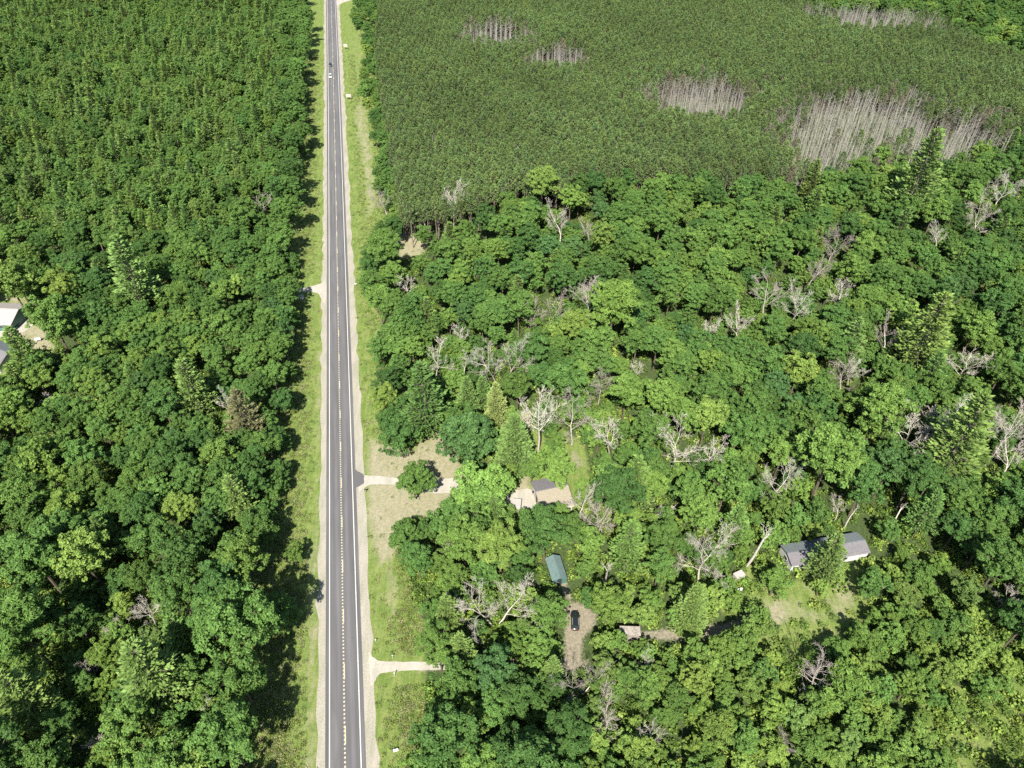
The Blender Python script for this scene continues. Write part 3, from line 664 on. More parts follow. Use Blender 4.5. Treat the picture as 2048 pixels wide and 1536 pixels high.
# ---- standing dead trees (crown middle, crown width in pixels)
D_ = [('bare', 1000, 708, 96, 3, 'forked dead tree with two bleached crowns in the middle of the right wood'),
      ('bare', 868, 712, 74, 5, 'bleached dead tree above the pale conifers, left part of the right wood'),
      ('bare', 1088, 613, 72, 3, 'twin stemmed dead tree left of the bright lime tree'),
      ('bare', 1182, 592, 58, 2, 'dead tree with bare fork left of the large light green tree'), ('snag', 1235, 575, 34, 0, 'row of thin dead stems above the large light green tree'),
      ('bare', 818, 563, 50, 5, 'small dead tree near the roadside below the small clearing'), ('bare', 1120, 430, 50, 4, 'grey dead tree just below the plantation edge'),
      ('bare', 902, 402, 50, 2, 'dead tree leaning against the front of the plantation'), ('bare', 768, 388, 40, 4, 'grey dead tree by the verge at the plantation corner'),
      ('snag', 848, 440, 30, 0, 'pale broken snag at the front of the plantation'), ('snag', 993, 450, 14, 1, 'short bare white stub at the plantation edge'),
      ('bare', 520, 398, 50, 5, 'dead tree with bare pale limbs in the left wood near the road'),
      ('bare', 1079, 828, 76, 2, 'tall straight dead tree with open limbs behind the brown roofed house'),
      ('bare', 1148, 828, 78, 0, 'finely branched dead tree right of the tall straight dead one'), ('bare', 1226, 858, 86, 5, 'widely spread dead tree right of the house'),
      ('bare', 1355, 878, 96, 1, 'broad dead tree with twisted limbs left of centre right'), ('bare', 1420, 888, 44, 4, 'narrow dead tree beside the broad twisted one'),
      ('bare', 1562, 950, 82, 1, 'dead tree with fan of branches left of the large clumpy tree'), ('bare', 1543, 580, 78, 5, 'pale dead tree with open limbs in the upper right wood'),
      ('bare', 1596, 602, 62, 0, 'dead tree with fine branches next to the pale open one'), ('bare', 1680, 582, 52, 1, 'dead tree with curved limbs right of the fine branched one'),
      ('bare', 1672, 482, 58, 0, 'grey dead tree in the upper right wood above the curved one'), ('bare', 1632, 520, 46, 4, 'narrow grey dead tree in the upper right wood'),
      ('bare', 1962, 430, 66, 0, 'silver-grey dead tree near the upper right edge'), ('bare', 1888, 462, 36, 4, 'small dead treetop left of the silver-grey one'),
      ('bare', 1945, 715, 70, 1, 'grey dead tree near the right edge, above the broad conifer'), ('bare', 1775, 665, 50, 4, 'dead snag leaning in the dark gap at the right'),
      ('bare', 1720, 722, 46, 4, 'pinkish-grey dead tree beside a dark gap'), ('bare', 1690, 748, 56, 0, 'fallen looking dead crown below the pinkish-grey tree'),
      ('bare', 1852, 838, 120, 3, 'biggest dead tree of the picture, double stemmed, near the right edge'), ('bare', 1900, 870, 80, 5, 'side stem of dead limbs right of the biggest dead tree'),
      ('bare', 2022, 850, 84, 2, 'dead tree cut by the right picture edge'), ('bare', 2035, 900, 60, 4, 'small dead crown at the right picture edge'),
      ('bare', 1160, 988, 84, 5, 'dead tree with bare limbs at the right wall of the brown roofed house'), ('bare', 1200, 1030, 70, 0, 'tangle of dead branches right below the house'),
      ('bare', 1416, 1103, 108, 0, 'large spreading dead tree left of the long house'), ('snag', 1512, 1085, 70, 0, 'tall leaning dead trunk left of the long house'),
      ('snag', 1712, 1010, 26, 1, 'bare dead trunk above the long house'), ('bare', 1685, 1010, 34, 4, 'short dead stem with twigs above the long house'), ('snag', 1798, 1020, 26, 1, 'bare leaning pole of a dead trunk right of the long house'),
      ('bare', 988, 1192, 124, 3, 'large double dead tree above the lower gravel entrance'), ('bare', 1166, 1352, 86, 3, 'dead tree with many fine limbs below the parked black car'),
      ('bare', 1222, 1432, 62, 6, 'drooping dead tree at the bottom right of the road'), ('bare', 1660, 1316, 80, 6, 'dense grey dead tree standing in the yard of the long house'),
      ('bare', 294, 1220, 62, 0, 'round grey dead tree in the lower left wood'), ('bare', 213, 1248, 38, 4, 'narrow dead tree left of the round grey one'), ('bare', 165, 1322, 40, 6, 'dead tree at the rim of a dark gap, lower left'),
      ('bare', 405, 1416, 42, 6, 'pinkish dead tree at the bottom of the left wood'), ('bare', 190, 1476, 42, 5, 'low grey dead tree near the bottom left corner'), ('bare', 448, 800, 36, 4, 'dead tree left of the thinning brown pine'),
      ('bare', 98, 790, 36, 5, 'small dead crown below the grey roofed house'), ('bare', 1299, 1318, 38, 6, 'small dense dead tree below the dirt track'), ('bare', 2010, 372, 54, 0, 'dead crown at the upper right edge'),
      ('bare', 1590, 350, 40, 0, 'round dead crown at the lower edge of the plantation'), ('bare', 1475, 638, 44, 4, 'small dead tree in a dark hollow of the right wood'), ('bare', 1420, 640, 36, 4, 'twiggy dead tree left of the dark hollow'),
      ('snag', 1210, 1140, 60, 0, 'thick broken dead trunk below the house'), ('bare', 1200, 768, 44, 2, 'thin dead tree in the middle of the right wood'), ('bare', 930, 660, 34, 4, 'little dead tree above the forked dead tree'),
      ('snag', 925, 730, 30, 0, 'thin bare stem right of the bleached dead tree'), ('bare', 1275, 735, 40, 5, 'leaning dead limb in the middle of the right wood'), ('bare', 1180, 452, 30, 4, 'small grey dead top below the plantation'),
      ('bare', 1310, 1470, 30, 5, 'small dead tree by the bottom edge, middle'), ('bare', 1575, 1475, 40, 5, 'bare branched tree near the bottom edge, right'), ('bare', 1330, 1010, 34, 4, 'small dead tree right of the tangle of dead branches'),
      ('bare', 2015, 1195, 40, 2, 'small dead tree at the right edge beside the dark gap'), ('bare', 880, 1095, 0.1 + 28, 4, 'little dead tree below the pale lawn'), ('bare', 1215, 1385, 40, 6, 'thin dead top above the drooping dead tree')]
for kd, px, py, dia, v, lab in D_:
    if kd == 'snag':
        dia = max(dia, 22) if v == 1 else dia; x, y = G(px, py, 9.0); s = 1.0 if lab.startswith('tall') else (.62 if 'stub' in lab else .85)
        put('snag', x, y, s * (1.15 if dia > 50 else .95), 'dark', lab, v=v); claim(float(x), float(y), 1.6)
    else:
        Rv = [5.0, 5.6, 4.0, 6.2, 3.2, 5.0, 3.0][v]; zz = 11.0
        for _ in range(3):
            x, y = G(px, py, zz); s = dia / 2 / scale_at(x, y, zz) / Rv; s = min(max(s, .55), 1.35) * 1.0; zz = 11.5 * s
        x, y = G(px, py, zz); put('bare', x, y, s, 'dark', lab, v=v, rot=0.0 if v == 3 else None); claim(float(x), float(y), max(1.8, dia / 2 / scale_at(x, y, zz) * .86))

# ---- fill the woods
OPENV = np.zeros(_mx.shape, bool)
for t in trees:
    if t['kind'] in ('bare', 'snag', 'spruce') or (t['kind'] == 'pine' and t['label']) or (t['label'] and t['tone'] == 'lime'):
        R, zc = PR[t['kind']][1:3]; px, py = P(t['x'], t['y'], zc * t['s']); q = R * t['s'] * scale_at(t['x'], t['y'], zc * t['s']); h_ = .95 if t['kind'] == 'bare' else .75
        OPENV |= ((_mx - px) / (q * h_)) ** 2 + ((_my - (py + q * .25)) / (q * h_)) ** 2 < 1
def in_ring(px, py, rx, ry, mask, n=8, k=.78):
    if look(mask, px, py): return True
    for i in range(n):
        a = i * 2 * math.pi / n
        if look(mask, px + math.cos(a) * rx * k, py + math.sin(a) * ry * k): return True
    return False
deadmask = np.zeros(_mx.shape, bool)
for (cx, cy, a, b_) in DEADP: deadmask |= ((_mx - cx) / a) ** 2 + ((_my - cy) / b_) ** 2 < 1
def dead_frac(px, py):
    q = min((((px - cx) / a) ** 2 + ((py - cy) / b_) ** 2) for cx, cy, a, b_ in DEADP); return q
LUSH = raster([[(860, 1130), (1000, 1180), (1180, 1190), (1330, 1150), (1430, 1140), (1540, 980), (1620, 1020), (1760, 1060), (1820, 1040), (1900, 1130), (1990, 1240), (2060, 1300), (2800, 1300), (2800, 2150), (1150, 2150), (1180, 1400), (1000, 1330), (880, 1290)]])
GRASSY = raster([[(1880, 1450), (1960, 1380), (2060, 1360), (2800, 1300), (2800, 2150), (1900, 2150)]])
patch_n = lambda x, y, q: math.sin(x * .043 + q) * math.cos(y * .037 + q * 1.7) + .5 * math.sin(x * .11 + y * .09 + q * 3)
def try_tree(kind, x, y, s, tone, clear_k=.8, sep=.62, check=True):
    R, zc = PR[kind][1:3]; zc *= s; px, py = P(x, y, zc); q = scale_at(x, y, zc); r = R * s * q
    if check and in_ring(px, py, r, r * .85, CLEARM, k=clear_k): return False
    if not near_ok(x, y, R * s, sep): return False
    put(kind, x, y, s, tone); claim(x, y, R * s); return True
FX0, FY0 = 0, 0
def frame_ok(px, py, m=170): return -m < px < W_PX + m and -m < py < H_PX + 230
EDGEM = raster([EDGE_L + EDGE_R[::-1]])
LITM = raster([[(1655, 1075), (1735, 1062), (1742, 1105), (1660, 1122)], CLEAR[0] if False else [(740, 870), (900, 860), (925, 950), (860, 1020), (745, 1020)], [(1570, 1190), (1700, 1160), (1715, 1225), (1600, 1290)], [(1128, 1215), (1185, 1215), (1180, 1265), (1130, 1265)],
               [(1064, 962), (1130, 955), (1135, 990), (1090, 1012)], [(1025, 975), (1065, 965), (1070, 1015), (1030, 1020)]])
CO = math.cos(SUN_EL) / math.sin(SUN_EL)
def shades(x, y, h, rad):
    sx_, sy_ = x + h * CO * math.sin(SUN_AZ), y + h * CO * math.cos(SUN_AZ); p_ = P(sx_, sy_, 0.5); q_ = rad * scale_at(sx_, sy_, 0.5)
    return in_ring(p_[0], p_[1], q_, q_, LITM, k=.5)
# broadleaf woods and young growth
N_TRY = 26000
r2 = np.random.default_rng(77)
cand = []
for i in range(N_TRY):
    y = 20 + 640 * r2.random() ** 1.15; hw = (y * CT + CAM_H * ST) * .72 * 1.12 + 12; x = r2.uniform(-hw, hw)
    cand.append((x, y))
for (x, y) in cand:
    px, py = P(x, y, 12.0)
    if not frame_ok(px, py): continue
    if look(REDM, px, py) or look(NOBROAD, px, py + 8): continue
    lp = look(LPINEM, px, py)
    lush = look(LUSH, *P(x, y, 6.0)); n1_ = patch_n(x, y, 1.0); n2_ = patch_n(x, y, 4.0); u = r2.random()
    if look(GRASSY, *P(x, y, 2.0)) and r2.random() < .9: continue
    if lp:
        if r2.random() > .42: continue
        kind, s, tone = r2.choice(['oak', 'airy', 'maple'], p=[.5, .3, .2]), r2.uniform(.45, .78), ('mid' if u < .6 else 'light' if u < .8 else 'dark')
    elif lush and u < .88:
        kind = 'young'; s = r2.uniform(.5, 1.15); tone = r2.choice(['light', 'mid', 'lime', 'olive'], p=[.52, .10, .30, .08])
    else:
        edge = px < 640 and px > 470
        kind = r2.choice(['oak', 'maple', 'airy', 'pine'], p=[.66, .2, .08, .06]) if px < 620 else r2.choice(['oak', 'maple', 'airy', 'pine'], p=[.68, .2, .08, .04])
        s = r2.uniform(.62, 1.12) if py < 900 else r2.uniform(.75, 1.25)
        if 690 < px < 800 and py < 470: kind, s = 'oak', r2.uniform(.55, .8)
        t = n1_ * .45 + r2.normal(0, .5)
        tone = 'lime' if t > 1.15 else 'light' if t > .35 else 'mid' if t > -.45 else 'dark' if t > -.95 or n2_ < 0 else 'blue'
        if edge and tone in ('lime', 'light'): tone = 'mid'
        if edge and py > 500: s = min(s, .92)
        if lush and tone in ('dark', 'blue', 'mid'): tone = 'light' if r2.random() < .65 else 'mid'
        if kind == 'pine': tone = 'pinegreen' if r2.random() < .7 else 'olive'
    near_left = px < 600 and py > 1000
    if 380 < px < 640 and py > 480 and kind != 'young' and look(EDGEM, px + 75 * max(.6, py / 1100), py) and r2.random() < .8: kind, s = 'low', r2.uniform(.72, 1.0)
    if px < 600 and 460 < py <= 1000: s *= .86
    if near_left: s *= r2.uniform(.72, 1.22)
    if kind != 'young':
        R_, z_ = PR[kind][1:3]; p_ = P(x, y, z_ * s); q_ = R_ * s * scale_at(x, y, z_ * s)
        if in_ring(p_[0], p_[1], q_, q_ * .9, OPENV, k=.55): kind, s, near_left = 'young', r2.uniform(.7, 1.15), False
    R_, z_ = PR[kind][1:3]
    if shades(x, y, z_ * s, R_ * s):
        if kind == 'young': continue
        kind, s, near_left = 'young', r2.uniform(.5, .8), False
        if shades(x, y, 5.2 * s, 3 * s): continue
    try_tree(kind, x, y, s, tone, sep=(.67 if near_left else .57 if kind != 'young' else .54))
n_fill = len(trees)
# left pine wood
y = 150.0
while y < 690:
    hw = (y * CT + CAM_H * ST) * .72 * 1.15 + 12; x = -hw
    while x < 0:
        xx, yy = x + r2.uniform(-1.3, 1.3), y + r2.uniform(-1.3, 1.3); px, py = P(xx, yy, 13.0)
        if frame_ok(px, py, 120) and look(LPINEM, px, py):
            t = r2.random(); tone = 'pinegreen' if t < .30 else 'olive' if t < .62 else 'mid' if t < .72 else 'light'
            try_tree('plume' if r2.random() < .68 else 'pine', xx, yy, r2.uniform(.72, 1.15), tone, sep=.52)
        x += 3.6
    y += 3.2
# plantation in rows
y = 150.0; nr = 0
while y < 700:
    hw = (y * CT + CAM_H * ST) * .72 * 1.15 + 12; x = -135.0
    while x < hw:
        xx, yy = x + r2.normal(0, .28), y + r2.normal(0, .28); px, py = P(xx, yy, 14.0)
        if frame_ok(px, py, 110) and look(REDM, px, py):
            q = dead_frac(px, py + 0.0) + r2.normal(0, .34) + .25 * patch_n(xx * 2.2, yy * 2.2, 2.0)
            if r2.random() < .012: q = 0
            if 1.0 <= q < 1.45 and r2.random() < .5: put('tuft', xx, yy, r2.uniform(.75, 1.0), 'dry', tint=jit_tint((.125, .125, .085), r2)); continue_ = 1
            elif q < 1.0:
                if r2.random() < .74 and near_ok(xx, yy, 1.2, .4): put('pole', xx, yy, r2.uniform(.82, 1.1), 'dark')
            elif not in_ring(px, py, 2, 2, CLEARM) and near_ok(xx, yy, 1.2, .62): put('tuft', xx, yy, r2.uniform(.90, 1.14) * (1 + .05 * patch_n(xx, yy, 3.0)), 'tuft', tint=jit_tint(tuple(c_ * (1 + .10 * patch_n(xx * .8, yy * .8, 5.0)) for c_ in TONE['tuft']), r2))
        x += 3.05
    y += 3.1; nr += 1
print('TREES', len(trees), 'fill', n_fill, {k: sum(t['kind'] == k for t in trees) for k in PR})

# ---- which stand as objects of their own: the 300 of a kind that show largest
KIND_OF = {'oak': 'broadleaf_tree', 'low': 'broadleaf_tree', 'maple': 'broadleaf_tree', 'airy': 'broadleaf_tree', 'young': 'young_tree', 'pine': 'pine_tree', 'plume': 'pine_tree', 'spruce': 'spruce_tree', 'tuft': 'plantation_pine', 'bare': 'dead_tree', 'snag': 'dead_tree', 'pole': 'dead_pine'}
CAT_OF = {'broadleaf_tree': 'tree', 'young_tree': 'young tree', 'pine_tree': 'pine tree', 'spruce_tree': 'spruce', 'plantation_pine': 'pine tree', 'dead_tree': 'dead tree', 'dead_pine': 'dead pine'}
for t in trees:
    R, zc = PR[t['kind']][1:3]; px, py = P(t['x'], t['y'], zc * t['s']); t['px'], t['py'] = float(px), float(py)
    t['r'] = float(R * t['s'] * scale_at(t['x'], t['y'], zc * t['s'])); t['in'] = -5 < px < W_PX + 5 and -5 < py < H_PX + 5
by = {}
for t in trees: by.setdefault(KIND_OF[t['kind']], []).append(t)
single = []; rest = {}
for k, L in by.items():
    L.sort(key=lambda t: (t['label'] is None, not t['in'], -t['r'])); n = 295
    single += [t for t in L[:n] if t['in'] or t['label']]; rest[k] = [t for t in L if not (t['in'] or t['label'])] if len(L) <= n else [t for i, t in enumerate(L) if i >= n or not (t['in'] or t['label'])]

def place_of(t):
    px, py = t['px'], t['py']
    if px < 690:
        if py < 470: return 'in the pine wood left of the road' if px < 520 else 'on the road edge of the pine wood'
        if px > 490: return ('on the roadside edge of the left wood above the gravel side entrance' if py < 580 else 'on the roadside edge of the left wood below the side entrance' if py < 1000 else 'on the roadside edge of the left wood at the bottom of the picture')
        if px < 150 and py < 800: return 'around the barn at the left picture edge'
        if py < 760: return 'in the left wood level with the barn'
        if py < 1050: return 'in the middle of the left wood'
        if py < 1300: return 'in the lower part of the left wood, shaded gaps between' if px > 220 else 'in the lower left wood near the picture edge'
        return 'in the bottom left corner of the picture' if px < 260 else 'in the bottom left wood between corner and road'
    if py < 480 and px < 800: return 'in the leafy strip between verge and plantation'
    if px > 1500 and py < 140: return 'beyond the plantation at the upper right'
    if py < 640: return 'in the right wood just below the plantation' if px < 1300 else 'in the upper right wood below the dead pines'
    if py < 860:
        return 'beside the road above the pale lawn' if px < 900 else 'in the right wood above the brown roofed house' if px < 1330 else 'in the right wood between centre and right edge'
    if py < 1060:
        return 'around the pale lawn' if px < 1010 else 'around the brown roofed house' if px < 1260 else 'in the right wood above the spreading dead tree' if px < 1560 else 'in the wood above the grey roofed long house'
    if py < 1300:
        return 'between the pale lawn and the teal roofed shed' if px < 1120 else 'between the black car and the long house' if px < 1500 else 'around the yard of the long house' if px < 1770 else 'at the right edge beside the long house'
    return 'beside the road in the bottom middle' if px < 1000 else 'below the parked black car' if px < 1330 else 'below the dirt track at the bottom' if px < 1650 else 'in the bottom right corner'
LAND = [(165,1107,'the round lime green tree'),(294,1220,'the round grey dead tree'),(285,1325,'the feathery lower left pine'),(440,1255,'the very large spreading tree'),(450,1470,'the big rounded bottom edge tree'),
 (40,1345,'the bright clumpy edge tree'),(362,1018,'the smaller lime green tree'),(478,1110,'the yellow-green roadside tree'),(405,1416,'the pinkish dead tree'),(190,1476,'the low grey dead tree'),(165,1322,'the dead tree at the dark gap'),
 (480,815,'the thinning brownish pine'),(375,755,'the pale feathered pine'),(252,525,'the large tiered pine'),(98,632,'the broad tree at the barn yard'),(20,605,'the pale barn roof'),(10,700,'the grey roofed left house'),(98,790,'the small dead crown, left'),
 (520,398,'the bare limbed left dead tree'),(600,578,'the left side entrance'),(588,1106,'the round verge bush'),(832,962,'the lone driveway tree'),(798,868,'the dark lawn tree'),(938,885,'the wide blue-green tree'),(1029,905,'the tall bright spruce'),
 (1100,985,'the tan roofed house'),(965,975,'the broad tree beside the house'),(1000,1092,'the lime tree above the shed'),(1115,1130,'the teal roofed shed'),(988,1192,'the large double dead tree'),(1150,1244,'the parked black car'),(1166,1352,'the many limbed dead tree'),
 (1222,1432,'the drooping dead tree'),(1260,1263,'the old camper'),(1416,1103,'the large spreading dead tree'),(1650,1095,'the grey long house'),(1660,1316,'the grey dead yard tree'),(1562,950,'the fan shaped dead tree'),(1664,905,'the large clumpy tree'),
 (1852,838,'the biggest dead tree'),(1940,850,'the broad feathery conifer'),(1355,878,'the broad twisted dead tree'),(1226,858,'the widely spread dead tree'),(1079,828,'the tall straight dead tree'),(1000,708,'the forked bleached dead tree'),(868,712,'the left bleached dead tree'),
 (1152,650,'the bright lime tree'),(1228,612,'the star leaved tree'),(1543,580,'the pale open dead tree'),(1672,482,'the upper right grey dead tree'),(1962,430,'the silver-grey dead tree'),(1868,640,'the tiered right conifer'),(1945,715,'the grey right edge dead tree'),
 (1085,368,'the lime plantation edge tree'),(1200,768,'the thin central dead tree'),(1475,638,'the dead tree in the hollow'),(790,1335,'the lower gravel entrance'),(930,1440,'the light bottom edge tree'),(1385,1215,'the track side conifer'),(1600,735,'the mid wood lime tree'),
 (1120,430,'the grey plantation edge dead tree'),(1500,1130,'the leaning dead trunk'),(1990,1460,'the grassy bottom right corner'),(1852,320,'the big stand corner conifer'),(790,1110,'the foot of the pale lawn'),(1260,1010,'the dead branch tangle'),(1800,1020,'the bare leaning pole')]
def size_word(t):
    k = {'young': 27, 'pine': 24, 'spruce': 26}.get(t['kind'], 40); return 'large' if t['r'] > k * 1.15 else 'small' if t['r'] < k * .85 else 'middle-sized'
def where(t):
    d, (lx, ly, nm) = min((math.hypot(t['px'] - q[0], t['py'] - q[1]), q) for q in LAND); dx, dy = t['px'] - lx, t['py'] - ly
    a = math.degrees(math.atan2(-dy, dx)) % 360; w = ['right of', 'above right of', 'above', 'above left of', 'left of', 'below left of', 'below', 'below right of'][int((a + 22.5) // 45) % 8]
    return ('directly ' if d < 75 else 'some way ' if d > 150 else '') + w + ' ' + nm
def auto_label(t):
    w = TONE_WORD.get(t['tone'], 'green'); k = KIND_OF[t['kind']]
    if k == 'broadleaf_tree': s = f"{size_word(t)} {w} leafy tree {where(t)}"
    elif k == 'young_tree': s = f"{size_word(t)} {w} young tree {where(t)}"
    elif k == 'pine_tree': s = f"{size_word(t)} {w} pine " + (where(t) if t['py'] > 480 or t['px'] > 690 else f"in the pine wood, {['left picture edge', 'left part', 'middle part', 'part towards the road'][min(3, int(max(0, t['px']) / 150))]}, {['far', 'middle', 'near'][min(2, int(max(0, t['py']) / 170))]} rows")
    elif k == 'spruce_tree': s = f"{w} spruce {where(t)}"
    elif k == 'plantation_pine':
        s = 'slender dark tufted pine ' + ('behind the small clearing at the plantation corner' if t['px'] < 900 else 'in the front rows of the plantation above ' + ('the lime edge tree' if t['px'] < 1150 else 'the leafy wood, left half' if t['px'] < 1350 else 'the leafy wood, right half' if t['px'] < 1600 else 'the conifer at the dead stand'))
    elif k == 'dead_pine':
        s = 'bare pale dead pine ' + ('in the left oval gap of the plantation' if t['px'] < 1520 else 'in the large dead stand, left end' if t['px'] < 1680 else 'in the middle of the large dead stand' if t['px'] < 1850 else 'in the large dead stand, right end')
    return ' '.join(s.split()[:16])
GRP = {'broadleaf_tree': 'leafy trees of the woods', 'young_tree': 'young trees near the yards', 'pine_tree': 'pines of the left wood', 'spruce_tree': 'spruces', 'plantation_pine': 'plantation pines', 'dead_pine': 'dead pines'}
for t in single:
    k = KIND_OF[t['kind']]; z = float(rng.uniform(-.05, 0))
    a, b_ = PR[t['kind']][0][t['v']]; lab = t['label']; grp = None
    if lab is None: lab = auto_label(t); grp = GRP[k]
    elif k == 'dead_tree': grp = 'standing dead trees'
    if t['kind'] == 'pole':
        o = obj('dead_pine', a, None, (t['x'], t['y'], 0), t['rot']); o.scale = (t['s'],) * 3; tag(o, lab, CAT_OF[k], grp); continue
    e = empty(k, (t['x'], t['y'], 0), t['rot']); e.scale = (t['s'],) * 3; tag(e, lab, CAT_OF[k], grp)
    if 'leaning' in (t['label'] or ''): e.rotation_euler = (math.radians(-4), math.radians(7), t['rot'] * 0)
    obj('trunk', b_, e); c_ = obj('branches' if k == 'dead_tree' else 'crown', a, e)
    if k != 'dead_tree': c_['tint'] = [float(q) for q in t['tint']]

# ---- everything past that: one object per kind, instanced on its own points
def scatter(name, protos, pts, scl, rot, vi, tint, label, cat, zoff=0.0):
    """protos: list of tuples of mesh objects already standing in the scene"""
    me = bpy.data.meshes.new(name); n = len(pts); me.vertices.add(n)
    me.vertices.foreach_set('co', np.asarray([(p[0], p[1], zoff) for p in pts], np.float32).ravel())
    for nm, tp, val in (('scl', 'FLOAT', scl), ('rotz', 'FLOAT', rot), ('vi', 'INT', vi)):
        at = me.attributes.new(nm, tp, 'POINT'); at.data.foreach_set('value', np.asarray(val, np.int32 if tp == 'INT' else np.float32))
    at = me.attributes.new('tint', 'FLOAT_COLOR', 'POINT'); at.data.foreach_set('color', np.asarray([tuple(c_) + (1.0,) for c_ in tint], np.float32).ravel())
    o = obj(name, me); ng = bpy.data.node_groups.new(name, 'GeometryNodeTree')
    ng.interface.new_socket('Geometry', in_out='INPUT', socket_type='NodeSocketGeometry'); ng.interface.new_socket('Geometry', in_out='OUTPUT', socket_type='NodeSocketGeometry')
    N, L = ng.nodes, ng.links; gi, go = N.new('NodeGroupInput'), N.new('NodeGroupOutput')
    iop = N.new('GeometryNodeInstanceOnPoints'); join = N.new('GeometryNodeJoinGeometry')
    for pr in reversed(protos):
        j = N.new('GeometryNodeJoinGeometry')
        for ob in pr:
            oi = N.new('GeometryNodeObjectInfo'); oi.transform_space = 'ORIGINAL'; oi.inputs[0].default_value = ob; L.new(oi.outputs['Geometry'], j.inputs[0])
        g2 = N.new('GeometryNodeGeometryToInstance'); L.new(j.outputs[0], g2.inputs[0]); L.new(g2.outputs[0], join.inputs[0])
    def na(nm, dt):
        a = N.new('GeometryNodeInputNamedAttribute'); a.data_type = dt; a.inputs[0].default_value = nm; return a.outputs['Attribute']
    cx = N.new('ShaderNodeCombineXYZ'); L.new(na('rotz', 'FLOAT'), cx.inputs[2]); cs = N.new('ShaderNodeCombineXYZ'); s_ = na('scl', 'FLOAT')
    for i in range(3): L.new(s_, cs.inputs[i])
    L.new(gi.outputs[0], iop.inputs['Points']); L.new(join.outputs[0], iop.inputs['Instance']); iop.inputs['Pick Instance'].default_value = True
    L.new(na('vi', 'INT'), iop.inputs['Instance Index']); L.new(cx.outputs[0], iop.inputs['Rotation']); L.new(cs.outputs[0], iop.inputs['Scale'])
    L.new(iop.outputs[0], go.inputs[0])
    md = o.modifiers.new('scatter', 'NODES'); md.node_group = ng
    return tag(o, label, cat, kind='stuff')
# a standing example of every variant to take the shape from
bymesh = {}
for o in bpy.data.objects:
    if o.type == 'MESH' and o.data.name.split('.')[0] in ('crown', 'trunk', 'branches', 'dead_pine'): bymesh.setdefault(o.data.name, o)
STUFF = {'broadleaf_tree': ('broadleaf_wood', 'mass of leafy green trees filling the woods on both sides of the road', 'wood'), 'young_tree': ('young_wood', 'mass of smaller light green trees at the lower right', 'wood'),
         'pine_tree': ('pine_wood', 'dense pine wood filling the upper left of the picture', 'wood'), 'plantation_pine': ('pine_plantation', 'dense even plantation of dark tufted pines at the upper right', 'plantation'),
         'dead_pine': ('dead_pine_stand', 'pale bare dead pines standing in the gaps of the plantation', 'dead pines'), 'spruce_tree': ('spruce_wood', 'a few spruces', 'wood'), 'dead_tree': ('dead_wood', 'dead trees', 'wood')}
for k, L in rest.items():
    if not L: continue
    keys = []; protos = []
    for t in L:
        kv = (t['kind'], t['v'])
        if kv not in keys:
            a, b_ = PR[kv[0]][0][kv[1]]
            if a.name in bymesh: keys.append(kv); protos.append([bymesh[m_.name] for m_ in (a, b_) if m_ is not None and m_.name in bymesh])
    kept = [t for t in L if (t['kind'], t['v']) in keys]
    scatter(STUFF[k][0], protos, [(t['x'], t['y']) for t in kept], [t['s'] for t in kept], [t['rot'] for t in kept], [keys.index((t['kind'], t['v'])) for t in kept], [t['tint'] for t in kept], *STUFF[k][1:])
    print('STUFF', k, len(kept), 'of', len(L))

# ------------------------------------------------------------------ undergrowth, weeds (nobody could count them)
def shrub(seed, n=90, r_=.9, h=.9, size=.17, spiky=False):
    r = np.random.default_rng(seed); d = unit(r.normal(size=(n, 3)) + np.array([0, 0, .6])); c = d * r_ * r.uniform(.5, 1.1, (n, 1)) * np.array([1, 1, h / r_]) + np.array([0, 0, h * .35])
    v, f = leaf_quads(c, unit(d + r.normal(size=(n, 3)) * .5), r.uniform(.7, 1.4, n) * size * (1.6 if spiky else 1), r.uniform(.7, 1.3, n) * size * (.4 if spiky else 1), r)
    v[:, 2] = np.maximum(v[:, 2], .02)
    return mesh_np('shrub', v, f, [M_LEAF], r.uniform(0, 1, n))
def scatter_local(name, meshes, pts, scl, rot, vi, tint, label, cat):
    """one mesh object made of many small plants, joined"""
    V, Fc, A, T = [], [], [], []; off = 0
    base = []
    for me in meshes:
        v = np.empty(len(me.vertices) * 3, np.float32); me.vertices.foreach_get('co', v); a = np.empty(len(me.polygons), np.float32); me.attributes['var'].data.foreach_get('value', a); base.append((v.reshape(-1, 3), a))
    for (x, y), s_, ro, i, t in zip(pts, scl, rot, vi, tint):
        v, a = base[i]; c_, n_ = math.cos(ro), math.sin(ro); w = v * s_
        V.append(np.stack([w[:, 0] * c_ - w[:, 1] * n_ + x, w[:, 0] * n_ + w[:, 1] * c_ + y, w[:, 2]], -1)); A.append(a); T.append(np.tile(np.array(t, np.float32), (len(a), 1)))
    V = np.concatenate(V); A = np.concatenate(A); T = np.concatenate(T)
    me = mesh_np(name, V, np.arange(len(V)).reshape(-1, 4), [M_SCRUB], A)
    at = me.attributes.new('tint', 'FLOAT_COLOR', 'FACE'); at.data.foreach_set('color', np.concatenate([T, np.ones((len(T), 1), np.float32)], 1).ravel())
    return tag(obj(name, me), label, cat, kind='stuff')
m, nd, lk, b = mat('scrub_leaves', 0.6, 0.2)
_t = attr(nd, 'tint').outputs['Color']; _v = ramp(nd, lk, attr(nd, 'var').outputs['Fac'], [(0, (.55, .62, .58)), (1, (1.5, 1.4, 1.3))])
_c = mixc(nd, lk, 1.0, _t, _v, 'MULTIPLY'); lk.new(_c, b.inputs['Base Color'])
_tr = nd.new('ShaderNodeBsdfTranslucent'); lk.new(_c, _tr.inputs[0]); _mx = nd.new('ShaderNodeMixShader'); _mx.inputs[0].default_value = .25
